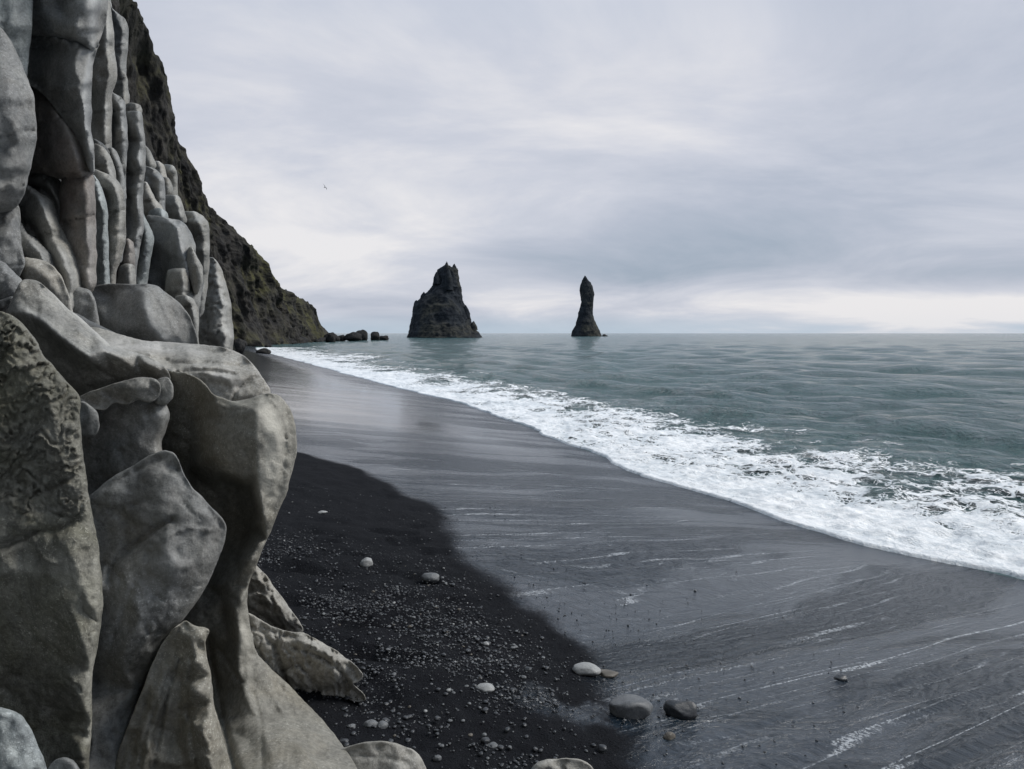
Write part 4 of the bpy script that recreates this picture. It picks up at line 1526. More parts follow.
column([(100, -60), (107, -10), (110, 12), (112, 30), (113, 48), (116, 66), (115, 80), (111, 92), (110, 120), (110, 190), (90, 190), (88, 60), (94, -20)], 8.2, M_MID,
       ctrl=[(108, 40, 4), (100, 40, 0), (98, 80, 5), (104, 75, 6), (97, 110, 0), (106, 110, 5)], edge=6, puff=6, thick=90, sm=2, nz=((30, 2.0), (9, 0.6)), lines=[([(92, 62), (104, 50), (110, 48)], 5, -3)])
column([(90, 138), (96, 140), (104, 146), (110, 153), (107, 158), (98, 153), (90, 150)], 7.6, M_DARK, edge=4, puff=4, thick=30, sm=1.2, nz=((14, 1), (5, 0.4)), lines=[([(93, 140), (104, 148)], 1.5, 1.5)])
column([(90, 146), (96, 144), (103, 148), (110, 158), (114, 172), (115, 188), (90, 190)], 7.5, M_MID, ctrl=[(98, 160, 5)], edge=7, puff=6, thick=50, sm=1.6, nz=((18, 1.4), (6, 0.5)))
column([(105, 151), (111, 148), (117, 153), (121, 165), (123, 180), (125, 200), (112, 200), (112, 180), (108, 162)], 7.7, M_COOL, edge=5, puff=5, thick=40, sm=1.5, nz=((18, 1.2), (6, 0.4)), wear=[([(112, 151), (118, 158), (121, 175)], 1.6, 0.6)])
# hooked rib
column([(90, 170), (97, 171), (105, 175), (112, 177), (118, 183), (122.5, 193), (124.5, 210), (125, 232), (121, 252), (115, 272), (111, 314), (100, 314), (104, 240), (100, 200)], 7.0, M_MID,
       ctrl=[(100, 176, 4), (113, 184, 8), (118, 200, 7), (110, 195, 2), (116, 230, 7), (109, 235, 0), (111, 260, 5)], edge=6, puff=5, thick=70, sm=1.6, nz=((24, 1.6), (8, 0.5)), wear=[([(95, 172), (112, 180), (118, 188), (121, 210), (120, 235)], 2.4, 0.5)])
column([(88, 180), (93, 175), (97, 181), (102, 192), (105.5, 206), (107.5, 240), (109, 314), (88, 314), (90, 240)], 6.4, M_BLUE,
       ctrl=[(98, 200, 6), (100, 240, 7), (92, 240, 2)], edge=5, puff=5, thick=60, sm=1.4, nz=((14, 2.2), (5, 1.2)), lines=[([(93, 182), (95, 200), (93, 230)], 1.3, -2), ([(95, 180), (101, 195)], 1.2, 2)], wear=[([(91, 179), (96, 186), (100, 197)], 2.6, 0.9)])
column([(64, 176), (76, 171), (88, 172), (93, 178), (94.5, 205), (95, 240), (95.5, 292), (66, 292), (62, 250), (60, 200)], 5.3, M_RED,
       ctrl=[(80, 195, 7), (88, 210, 6), (72, 205, 2), (84, 240, 8), (72, 262, 4)], edge=9, puff=8, thick=80, sm=2.4, nz=((34, 2.4), (10, 0.7)))
# swirled recess
column([(24, 172), (38, 170), (50, 174), (58, 181), (65, 192), (68, 206), (68, 222), (71, 235), (76, 246), (62, 250), (24, 230), (16, 190)], 5.45, M_COOL,
       ctrl=[(60, 200, 6), (50, 190, 4), (40, 200, -5), (62, 220, 6)], edge=7, puff=7, thick=60, sm=2, nz=((26, 2.4), (9, 0.8)), lines=[([(28, 186), (44, 188), (54, 200), (58, 222), (66, 240)], 3, -6)])
column([(14, 184), (24, 184), (34, 190), (44, 197), (52, 204), (55, 218), (62, 232), (71, 243), (78, 262), (82, 314), (40, 314), (30, 260), (22, 240), (16, 214)], 5.25, M_MID,
       ctrl=[(40, 210, 6), (48, 225, 8), (30, 205, 3), (60, 255, 9), (44, 240, 3), (66, 275, 9)], edge=9, puff=7, thick=70, sm=2.4, nz=((30, 2.6), (10, 0.8)), lines=[([(22, 222), (32, 228), (38, 240), (42, 252)], 3.5, -6)])
column([(14, 216), (21, 224), (25, 234), (36, 241), (44, 248), (52, 258), (58, 275), (36, 275), (14, 262)], 5.05, M_COOL, ctrl=[(30, 246, 5), (42, 258, 6)], edge=7, puff=7, thick=50, sm=2, nz=((22, 2.4), (8, 0.8)))
# big bulging panels
column([(26, 76, -4), (36, 83), (50, 95), (62, 108), (74, 120), (82, 133), (88, 146), (92, 160), (93, 172), (88, 179), (76, 178), (62, 179), (46, 174), (30, 170), (20, 160), (20, 100)], 5.35, M_RED,
       ctrl=[(60, 120, 8), (75, 140, 12), (82, 160, 12), (50, 110, 4), (42, 130, 4), (40, 155, 2), (62, 160, 9), (66, 172, 3)], edge=10, puff=9, thick=80, sm=3, nz=((44, 3), (12, 0.8)))
column([(14, 30, -8), (42, 33, -6), (60, 40, 3), (78, 43, 5), (90, 45, 9), (99, 43, 6), (94, 56, 6), (91, 72, 6), (89.5, 92, 6), (90, 118, 6), (91, 138, 6), (94, 158, 4), (93, 174, 2), (88, 164, 2), (82, 146, 1), (74, 131), (62, 115), (48, 98), (36, 87), (22, 79), (14, 62)], 5.1, M_COOL,
       ctrl=[(88, 60, 17), (85, 84, 18), (83, 108, 17), (86, 130, 16), (90, 150, 12), (60, 60, 7), (45, 60, 4), (60, 85, 8), (74, 100, 11), (40, 75, 3), (70, 55, 9)],
       edge=7, puff=7, thick=90, sm=2.2, nz=((44, 2.4), (12, 0.7)), wear=[([(91, 48), (89, 66), (85, 88), (83, 108), (86, 128), (91, 150), (93, 170)], 3.6, 0.85)])
column([(27, -420), (110, -420), (108, -120), (107, 0, -2), (106, 16, -2), (102, 30, -2), (97, 44), (92, 52, 2), (84, 44, -4), (66, 39, -6), (48, 35, -6), (16, 33, -6), (14, 10)], 5.0, M_COOL,
       ctrl=[(92, -60, 18), (92, 10, 18), (92, 35, 17), (70, 0, 10), (50, 0, 4), (62, 22, 9), (45, 15, 2), (100, 10, 8), (60, -100, 10), (60, -300, 10)],
       edge=9, puff=8, thick=120, sm=2.4, step=3.4, nz=((50, 3), (14, 0.8)), lines=[([(46, -20), (58, 4), (66, 16)], 7, -7)], wear=[([(93, -60), (92, 0), (92, 30), (91, 48)], 3.0, 0.85)])
# left edge of the frame
column([(-260, -420), (28, -420), (31.5, -60), (31.5, 0), (31.5, 22), (28.5, 42), (26.5, 62), (25.5, 78), (16, 90), (-40, 90), (-260, 90)], 4.7, M_BLUE,
       ctrl=[(16, -20, 14), (14, 30, 12), (20, 50, 8), (-30, 0, 16), (-100, -100, 16)], edge=13, puff=12, thick=120, sm=3, step=3.4, nz=((50, 3), (14, 0.7)))
column([(-260, -30), (-60, -10), (0, 29), (8, 40), (15, 53), (22, 69), (28, 83), (33, 100), (35.5, 120), (34.5, 142), (31, 160), (26, 180), (21.5, 197), (17, 206), (6, 211), (-40, 216), (-260, 216)], 4.35, M_COOL,
       ctrl=[(10, 90, 14), (16, 130, 16), (8, 170, 14), (-30, 120, 16), (0, 60, 8), (-100, 100, 16), (26, 130, 9)], edge=16, puff=15, thick=120, sm=3.5, step=2.8, nz=((50, 3), (14, 0.7)))
column([(-260, 210), (-20, 212), (6, 212), (17, 205), (19.5, 216), (19, 232), (20.5, 250), (24, 264), (18, 278), (-30, 290), (-260, 290)], 4.5, M_COOL, ctrl=[(6, 235, 10), (-20, 240, 8)], edge=9, puff=9, thick=90, sm=2.4, nz=((40, 3), (12, 0.7)))

# ------------------------------------------------------------------ rock mass behind the boulders at the foot of the cliff
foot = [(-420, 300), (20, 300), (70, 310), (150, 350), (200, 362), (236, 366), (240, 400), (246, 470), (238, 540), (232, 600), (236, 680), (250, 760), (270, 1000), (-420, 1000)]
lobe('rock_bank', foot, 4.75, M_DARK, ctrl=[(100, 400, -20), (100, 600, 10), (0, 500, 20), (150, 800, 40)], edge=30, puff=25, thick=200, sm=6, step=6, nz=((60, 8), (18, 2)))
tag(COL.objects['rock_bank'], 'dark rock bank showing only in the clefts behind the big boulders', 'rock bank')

# ------------------------------------------------------------------ boulders
def rock(label, outline, D, mat, cat='boulder', name='boulder', **kw):
    kw['sm'] = kw.get('sm', 2) * 0.65
    kw['puff'] = kw.get('puff', 8) * 0.75
    kw['edge'] = kw.get('edge', 9) * 0.9
    kw.setdefault('it', 1)
    kw.setdefault('grow', 0.6)
    wpx = min(max(p[0] for p in outline) - max(0, min(p[0] for p in outline)), 90)
    sz = min(46, max(9, wpx * 0.42))
    kw.setdefault('scallop', [(sz * 1.25, sz * 0.22, 1.9, 1.9), (sz * 0.5, sz * 0.03, 1.6, 0.9)])
    kw.setdefault('cut', 0.17)
    o = lobe(name, outline, D, mat, **kw)
    return tag(o, label, cat)


rock('domed basalt boulder with a shallow hole, sitting on the ledge under the columns',
     [(84, 292, -8), (95, 286, -6), (112, 284.5, -4), (130, 285, -2), (146, 283.5), (157, 286), (167, 294), (179, 303), (188, 314), (194, 328), (198, 346), (192, 352), (150, 350, 6), (120, 348, 4), (95, 340), (86, 320, -5)],
     5.6, M_COOL, ctrl=[(142, 290, 12), (146, 310, 20), (152, 328, 24), (162, 340, 22), (120, 305, 8), (110, 320, 7), (130, 330, 13), (172, 318, 8), (165, 300, 5), (184, 335, 5)],
     edge=10, puff=7, thick=110, sm=2.0, nz=((44, 2.4), (12, 0.9)), lines=[([(100, 291), (106, 295), (111, 294)], 4, -7), ([(160, 300), (172, 325), (182, 342)], 2, 1.6)],
     wear=[([(140, 287), (146, 305), (152, 325), (160, 338)], 5.0, 0.5), ([(158, 336), (172, 338), (184, 347)], 4, 0.7)])
rock('upright grey slab squeezed between the pale rounded rock and the domed boulder',
     [(66, 288), (76, 286), (90, 290), (95, 300), (99, 320), (100, 342), (76, 342), (68, 320)], 5.12, M_COOL, edge=6, puff=6, thick=60, sm=2, nz=((26, 2), (9, 0.7)), cat='rock', name='rock_slab')
rock('pale cream rounded rock standing behind the tilted slab',
     [(20, 262), (24, 257.5), (33, 258), (43, 260), (53, 266), (61, 276), (67, 290), (72, 306), (74, 324), (58, 318), (40, 300), (22, 290)], 4.7, M_PALE,
     ctrl=[(45, 275, 10), (55, 290, 9), (35, 268, 6)], edge=12, puff=11, thick=60, sm=2.4, nz=((30, 2), (9, 0.7)), cat='rock', name='rock')
rock('dark rounded rock at the left edge, under the lowest bulge of the cliff',
     [(-80, 262), (-10, 258), (4, 262), (14, 272), (23, 281), (24, 291), (14, 302), (-10, 308), (-80, 315)], 4.0, M_COOL, ctrl=[(0, 282, 8)], edge=11, puff=10, thick=60, sm=2.4, nz=((30, 2.4), (9, 0.7)), cat='rock', name='rock')
rock('small dark wedge of rock poking out above the wrinkled boulder',
     [(-80, 300), (-8, 303), (6, 298), (14, 296), (12, 302), (4, 310), (-10, 318), (-80, 325)], 3.6, M_DARK, edge=5, puff=5, thick=40, sm=1.6, nz=((20, 1.6), (7, 0.6)), cat='rock', name='rock')

# the pale ledge with its tilted slab
ledge = empty('rock_ledge', (-2.6, 3.6, 0.9))
tag(ledge, 'pale layered rock ledge at eye level ending above the overhanging boulder', 'rock ledge')
lobe('ledge_top', [(60, 330, -60), (96, 326, -60), (120, 335, -60), (150, 341, -62), (190, 343, -62), (222, 347, -50), (240, 353, -36), (252, 363, -22), (262, 376, -10), (273, 394, -4),
                   (256, 401), (232, 405), (206, 414), (170, 420), (120, 412), (80, 400)],
     3.9, M_PALE, parent=ledge, ctrl=[(110, 345, -30), (150, 352, -22), (190, 356, -18), (225, 362, -12), (250, 374, -6), (110, 358, 2), (150, 361, 2), (168, 371, 6), (200, 370, 8), (226, 378, 9), (228, 400, 5), (200, 388, 2), (185, 400, -12),
                                      (150, 378, -26), (120, 375, -26), (260, 392, 4), (240, 396, 8)],
     edge=6, puff=4.5, thick=90, sm=1.3, step=1.8, nz=((50, 1.8), (14, 1.2), (5, 0.7)), crev=[(11, 0.05, 6.0, 2.4, 0.10)], scallop=[(13, 2.4, 3.4, 0.08), (6, 0.8, 2.5, 0.1)],
     lines=[([(112, 352), (150, 356), (172, 364), (205, 362), (240, 366)], 1.8, -6), ([(176, 372), (205, 369), (235, 374)], 1.6, -5), ([(150, 347), (190, 350), (222, 353)], 1.4, -4.0),
            ([(232, 403), (236, 390), (246, 382), (259, 375)], 1.4, -4), ([(160, 366), (182, 376), (206, 380)], 2, 3), ([(170, 385), (200, 380), (226, 384)], 2, -4)],
     wear=[([(100, 345), (150, 346), (200, 348)], 7, 0.5), ([(215, 376), (230, 378), (238, 384)], 6, 0.5)])
lobe('tilted_slab', [(4, 316, -4), (13, 296, -6), (21, 280, -14), (30, 278.5, -20), (41, 281, -24), (54, 294, -24), (66, 306, -24), (84, 321, -24), (98, 334, -22), (110, 346, -16), (132, 352, -10), (152, 358, -4), (168, 369, -2), (172, 382),
                     (150, 384, -14), (120, 392, -20), (92, 402, -24), (66, 396, -24), (40, 380, -20), (18, 340, -14)],
     3.2, M_MID, parent=ledge, ctrl=[(16, 312, 8), (30, 313, 12), (45, 322, 16), (60, 336, 20), (75, 347, 23), (89, 356, 25), (104, 350, 16), (120, 357, 16), (145, 362, 14), (162, 370, 12),
                                     (40, 292, -8), (58, 312, -2), (80, 332, 2), (40, 335, -2), (60, 352, 0), (80, 370, -4), (110, 372, -6), (140, 372, -3)],
     edge=5, puff=3.5, thick=70, sm=1.0, step=1.9, nz=((46, 1.8), (13, 1.1), (5, 0.5)), crev=[(20, 0.7, 3.0, 2.6, 0.07)], scallop=[(26, 3.0, 1.8, 0.7), (10, 0.9, 1.6, 0.7)], lines=[([(78, 330), (90, 342), (97, 350)], 1.4, 2.4), ([(96, 349), (109, 346)], 1.5, -2), ([(22, 300), (30, 308)], 3, -2)],
     wear=[([(22, 306), (32, 313), (46, 323), (62, 337), (76, 348), (90, 356)], 2.6, 0.75), ([(42, 283), (60, 300), (86, 321), (108, 345)], 2.4, 0.6), ([(95, 352), (125, 350), (158, 358)], 6, 0.6)])
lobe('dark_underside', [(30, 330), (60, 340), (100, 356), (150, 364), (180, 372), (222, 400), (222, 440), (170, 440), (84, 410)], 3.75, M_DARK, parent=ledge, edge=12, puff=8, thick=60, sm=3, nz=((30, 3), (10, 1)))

# overhanging boulder that narrows to a stem and flares into the sand
rock('tall overhanging boulder, light seaward face, narrowing to a stem that flares into the sand',
     [(146, 366, -76), (166, 371, -66), (188, 374, -46), (204, 382, -28), (213, 395, -10), (232, 403, 0), (250, 400, 4), (268, 393, 2), (279, 395), (288, 404), (294, 420), (296.5, 438), (296, 455), (291, 475), (286, 492), (277, 512), (270, 530), (263, 548), (256, 566),
      (251, 576), (247, 588), (246.5, 604), (249, 622), (253, 645), (260, 658), (272, 670), (285, 682), (300, 698), (318, 716), (336, 737), (352, 760), (372, 800), (390, 900), (186, 900), (196, 790), (192, 738), (186, 700, -10), (184, 660, -20),
      (170, 625, -40), (164, 600, -70), (160, 560, -90), (154, 500, -96), (146, 440, -90)],
     3.15, M_TAN, it=2,
     ctrl=[(256, 412, 30), (256.5, 440, 34), (256.5, 475, 34), (259, 498, 30), (264, 520, 22), (260, 545, 14), (250, 560, 10), (276, 430, 22), (280, 460, 18), (272, 490, 18),
           (240, 412, 18), (225, 420, 8), (215, 435, -2), (214, 455, -6), (222, 470, -6), (235, 476, 0), (249, 476, 16), (203, 420, -36), (190, 430, -66), (188, 470, -80), (206, 486, -74), (222, 482, -64), (236, 485, -62), (249, 490, -48), (235, 505, -76), (254, 506, -44), (229, 474, -2), (246, 479, 14),
           (205, 530, -86), (230, 530, -70), (246, 530, -60), (257, 530, -30), (215, 560, -64), (235, 556, -40), (205, 585, -56), (228, 584, -16), (240, 578, -4), (222, 600, -26), (235, 612, 6), (241, 600, 10), (230, 640, -10), (222, 650, -22), (240, 640, 10), (238, 670, 12),
           (225, 690, -4), (246, 690, 20), (260, 720, 30), (235, 730, 10), (290, 730, 24), (275, 765, 34), (310, 770, 24), (245, 780, 20), (300, 850, 36)],
     edge=8, puff=6, thick=110, sm=1.5, step=2.1, nz=((50, 2.0), (14, 1.1), (5, 0.5)), lean=[(640, 0), (690, 4), (716, 22), (769, 118), (900, 280)],
     crev=[(46, 1.3, 2.6, 3.0, 0.05)],
     lines=[([(232, 602), (238, 612), (240, 632), (237, 650), (240, 680), (252, 712)], 1.6, 2.2), ([(218, 648), (228, 660), (232, 672), (242, 682)], 2.0, -5), ([(258, 525), (262, 540), (258, 556)], 2.6, -3),
            ([(286, 738), (284, 755), (281, 775)], 1.2, -1.6), ([(268, 690), (280, 706), (287, 722)], 3, 2.5), ([(214, 402), (226, 408), (240, 405), (256, 410)], 1.6, 3), ([(252, 690), (262, 720), (262, 769)], 1.6, -3), ([(292, 712), (306, 735), (312, 769)], 1.6, -2.5), ([(256, 640), (266, 668), (284, 690)], 1.6, -3), ([(268, 396), (282, 412), (290, 440), (286, 480)], 1.8, 2.5), ([(208, 640), (211, 665), (217, 690), (221, 715), (227, 740), (236, 775)], 5, -20)],
     wear=[([(268, 414), (276, 440), (274, 470), (270, 490)], 13, 0.95), ([(232, 404), (250, 403), (262, 402)], 3, 0.6), ([(258, 478), (264, 505)], 4, 0.5), ([(243, 610), (243, 640), (248, 670)], 5, 0.45)])  # broad first band paints the light on the seaward face into the colour

# the dark block behind, tucked under the ledge
rock('rough driftwood-like slab lying under the ledge',
     [(78, 398), (88, 393), (102, 388), (120, 382), (138, 377.5), (154, 379), (160, 385), (160, 396), (150, 403), (138, 399), (127, 405), (114, 402), (104, 411), (88, 408)], 2.98, M_MID, cat='rock', name='rock_slab',
     ctrl=[(100, 394, 6), (125, 387, 8), (148, 386, 8)], edge=5, puff=5, thick=50, sm=1.3, wrinkle=(3.4, 7, -0.35, 3.5), nz=((20, 2.4), (7, 0.8)))
rock('small brown block at the end of the driftwood-like slab',
     [(154, 382), (162, 377), (169, 377), (173, 386), (173, 398), (166, 405), (155, 403), (152, 392)], 3.0, M_MID, cat='rock', name='rock', edge=4, puff=4, thick=30, sm=1.3, nz=((16, 1.4), (6, 0.5)))
rock('small knob of rock beside the wrinkled boulder',
     [(74, 404), (84, 402), (93, 408), (98, 414), (99, 426), (96, 434), (84, 437), (70, 434)], 2.9, M_COOL, cat='rock', name='rock', ctrl=[(94, 416, 4)], edge=5, puff=5, thick=30, sm=1.6, nz=((18, 1.6), (6, 0.6)))
rock('smooth dark boulder wedged under the driftwood-like slab',
     [(60, 416), (88, 402), (112, 396), (138, 392), (156, 396), (166, 404), (169, 416), (166, 430), (160, 444), (168, 466), (150, 496), (110, 520), (60, 520)], 3.1, M_COOL,
     ctrl=[(158, 412, 10), (140, 412, 8), (125, 425, 8), (135, 440, 12), (115, 455, 10), (100, 470, 6)], edge=11, puff=10, thick=70, sm=2.4, nz=((34, 2.4), (10, 0.8)), wear=[([(142, 418), (158, 414), (166, 412)], 2.4, 0.5)])
rock('largest leaning grey slab, split by a curved crack, between the wrinkled and the overhanging boulder',
     [(84, 500), (96, 490), (112, 478), (132, 467), (150, 456), (164, 450), (174, 453), (180, 463), (184, 476), (192, 488), (202, 496), (210, 507), (222, 517), (226.5, 526), (225, 540), (217, 562), (208, 582), (197, 602), (184, 618), (171, 630), (160, 645),
      (150, 668), (140, 692), (130, 716), (122, 740), (114, 769), (104, 830), (70, 830), (76, 680)], 2.75, M_COOL,
     ctrl=[(120, 490, 8), (150, 475, 10), (172, 470, 6), (196, 510, 10), (212, 524, 8), (170, 520, 16), (140, 540, 6), (160, 560, 22), (130, 580, 18), (180, 570, 22), (200, 560, 12), (140, 620, 26), (120, 600, 20), (110, 560, 2), (120, 660, 26), (105, 640, 14), (100, 720, 16), (160, 610, 18), (135, 690, 12)],
     edge=11, puff=9, thick=110, sm=2.2, nz=((50, 2.6), (14, 1.3), (5, 0.6)), lean=[(690, 0), (769, 55), (840, 110)], crev=[(34, -0.75, 3.5, 3.0, 0.06)],
     lines=[([(107, 582), (112, 566), (124, 552), (140, 540), (154, 528), (172, 520)], 3.2, -9), ([(128, 612), (148, 604), (162, 592)], 1.0, -2.6), ([(166, 612), (172, 602), (190, 586)], 1.3, -2.2), ([(105, 488), (135, 470), (160, 458)], 1.6, -4), ([(150, 548), (170, 534), (190, 526), (208, 530)], 2.2, 4), ([(112, 640), (124, 610), (134, 585)], 2.2, -3), ([(96, 520), (120, 508), (150, 500)], 1.4, -3), ([(132, 668), (146, 640), (160, 620)], 1.6, 3.5), ([(182, 500), (190, 512), (204, 520)], 1.4, -3)],
     wear=[([(132, 590), (150, 570), (180, 555)], 18, 0.28)])
rock('sharp-ridged lower rock wedged below the leaning slab',
     [(112, 780), (122, 742), (134, 712), (144, 686), (154, 660), (164, 640), (174, 628), (186, 620), (194, 626), (204, 627), (210, 630), (205, 642), (207, 660), (211, 680), (213, 700), (218, 722), (224, 744), (234, 780), (240, 860), (100, 860)], 2.55, M_TAN,
     ctrl=[(180, 632, 10), (192, 638, 14), (202, 634, 12), (198, 660, 18), (196, 690, 20), (203, 730, 22), (212, 770, 24), (180, 650, 2), (170, 670, 8), (184, 680, 0), (180, 710, 0), (160, 700, 14), (150, 720, 16), (175, 740, -4), (145, 760, 16), (186, 765, 6)],
     edge=8, puff=6, thick=90, sm=1.3, nz=((40, 2.6), (12, 1.3), (5, 0.8)), crev=[(18, 1.95, 4.0, 3.5, 0.08)], lines=[([(172, 668), (158, 700), (146, 735), (138, 769)], 1.6, -5), ([(166, 700), (156, 730), (150, 769)], 1.4, -6), ([(180, 660), (168, 690), (160, 730), (152, 780)], 1.6, -7), ([(150, 690), (138, 725), (128, 769)], 1.4, -4), ([(192, 660), (186, 700), (192, 740), (198, 780)], 1.8, -6)])
# foreground left
rock('deeply wrinkled brown-grey boulder at the left edge with a smooth grey belly',
     [(-260, 310), (-40, 308), (0, 311), (11, 316), (25, 327), (36, 342), (43, 357), (56, 370), (68, 383), (79, 396), (80, 410), (80.5, 430), (82.5, 452), (85, 472), (88, 492), (92, 515), (96, 535), (99.5, 556), (101.5, 578), (102.5, 600),
      (100, 625), (97, 648), (92.5, 668), (91, 690), (91.5, 715), (91, 740), (88.5, 769), (84, 830), (76, 980), (-260, 980)], 2.25, M_WRIN,
     ctrl=[(10, 340, 8), (30, 370, 14), (50, 400, 20), (30, 440, 18), (60, 450, 20), (0, 400, 16), (-60, 400, 20), (10, 480, 22), (70, 490, 14), (40, 520, 18), (0, 525, 20), (20, 555, 16), (50, 565, 24), (75, 560, 22), (88, 600, 19), (85, 650, 18), (82, 700, 16), (82, 750, 15),
           (70, 600, 22), (50, 600, 24), (40, 640, 8), (20, 620, 12), (60, 660, 8), (30, 690, -4), (60, 720, -2), (0, 650, 6), (-60, 640, 12), (-100, 800, 0), (50, 800, -4)],
     edge=10, puff=8, thick=140, sm=1.8, step=1.6, wrinkle=(11, 14, -0.40, 4.5, 512), crev=[(30, -0.5, 2.0, 3.2, 0.06)], nz=((50, 3.0), (14, 1.6), (5, 0.8)),
     lines=[([(-20, 552), (6, 545), (22, 537), (38, 530), (52, 531), (66, 526), (76, 518)], 3.4, -9), ([(72, 498), (86, 492)], 3, -3), ([(33, 536), (38, 550), (44, 560), (60, 564), (72, 552), (78, 536)], 1.5, 2.2),
            ([(60, 515), (68, 505), (84, 498)], 2.5, -4), ([(40, 470), (62, 466), (84, 462)], 2, -3), ([(20, 500), (44, 488), (66, 480)], 3, -5)],
     wear=[([(60, 570), (80, 580), (92, 600)], 14, 0.5), ([(96, 560), (96, 620), (90, 680), (88, 740)], 4, 0.6), ([(-5, 570), (20, 566), (35, 572)], 6, 0.5)])
rock('pale blue-grey rock in the bottom left corner',
     [(-200, 712), (-30, 706), (0, 707.5), (12, 711), (22, 716), (30, 728), (36, 744), (44, 760), (54, 790), (60, 860), (-200, 860)], 1.85, M_BLUE, cat='rock', name='rock', ctrl=[(0, 740, 12), (-60, 760, 16), (20, 770, 14)], edge=11, puff=10, thick=70, sm=2.4, nz=((34, 2.4), (10, 0.8)))
rock('low rounded rock at the bottom edge beside the wrinkled boulder',
     [(40, 790), (48, 768), (56, 760), (66, 757.5), (74, 762), (82, 775), (90, 830), (40, 840)], 1.9, M_COOL, cat='rock', name='rock', edge=10, puff=9, thick=40, sm=2, nz=((24, 1.8), (8, 0.6)))

# wrinkled tongues of rock on the sand
rock('upper wrinkled tongue of pale rock with pits, behind the stem of the overhanging boulder',
     [(232, 560, -8), (246, 556, -4), (258, 567), (266, 575), (274, 588), (283, 599), (291, 610), (298, 620), (303, 629), (300, 635), (290, 634), (276, 636), (258, 636), (230, 640)], 4.05, M_PALE, cat='rock', name='wrinkled_rock',
     ctrl=[(262, 585, 10), (275, 605, 12), (288, 620, 10), (255, 605, 8)], edge=9, puff=8, thick=60, sm=1.0, step=1.5, lean=[(596, 0), (636, -22)], wrinkle=(6.0, 8, 0.75, 3.2), crev=[(16, 0.8, 2.4, 8.0, 0.12)], nz=((22, 2.4), (7, 1.5)),
     lines=[([(246, 590), (260, 588)], 4, -9), ([(268, 622), (282, 628)], 2.6, -7), ([(252, 600), (262, 606)], 3, -5)])
rock('long wrinkled tongue of pale rock pointing at the pebbles',
     [(232, 610), (248, 612), (262, 622), (276, 629), (292, 632), (306, 634), (320, 641), (334, 650), (348, 660), (358, 668), (364, 675), (360, 681), (352, 684), (364, 694), (366, 700), (358, 702), (344, 697), (330, 696), (320, 697), (306, 694), (300, 700), (290, 697), (278, 694), (262, 690), (236, 690)], 3.32, M_PALE, cat='rock', name='wrinkled_rock',
     ctrl=[(262, 636, 12), (285, 640, 16), (305, 642, 18), (325, 652, 16), (345, 667, 12), (268, 660, 10), (285, 665, 10), (300, 668, 8), (315, 676, 6), (335, 680, 8), (350, 692, 6), (310, 690, 4)],
     edge=9, puff=8, thick=60, sm=1.0, step=1.5, lean=[(672, 0), (700, -16)], wrinkle=(6.0, 9, 1.30, 3.2), crev=[(15, 1.3, 2.6, 8.0, 0.12)], nz=((24, 2.2), (7, 1.4), (4, 0.5)),
     lines=[([(276, 648), (282, 664), (286, 684), (292, 694)], 2.0, -7), ([(296, 648), (320, 656), (338, 668), (350, 684)], 1.8, -5), ([(318, 692), (340, 688), (356, 692)], 1.8, -4), ([(260, 630), (272, 645)], 2.6, -5), ([(296, 660), (300, 690)], 1.6, -4)])
rock('flat pale rock half buried at the foot of the flared stem',
     [(322, 752), (342, 749), (362, 744), (384, 741), (400, 745), (412, 750), (420, 757), (427, 770), (430, 800), (330, 810)], 2.78, M_PALE, cat='rock', name='rock',
     ctrl=[(380, 752, 4), (345, 762, 8), (400, 770, 12), (370, 785, 14)], edge=10, puff=9, thick=30, sm=1.3, nz=((24, 2.0), (7, 0.8)), lines=[([(345, 756), (380, 756), (405, 762)], 1.6, -2.5)])
rock('pale grooved rock at the bottom edge of the beach',
     [(526, 790), (532, 768), (538, 763), (548, 760), (566, 758), (580, 760), (590, 765), (598, 780), (600, 800)], 2.92, M_PALE, cat='rock', name='rock',
     ctrl=[(560, 770, 6), (565, 790, 10)], edge=6, puff=5, thick=30, sm=1.6, wrinkle=(2.4, 6, 0.5, 2.0), nz=((20, 1.8), (6, 0.7)))

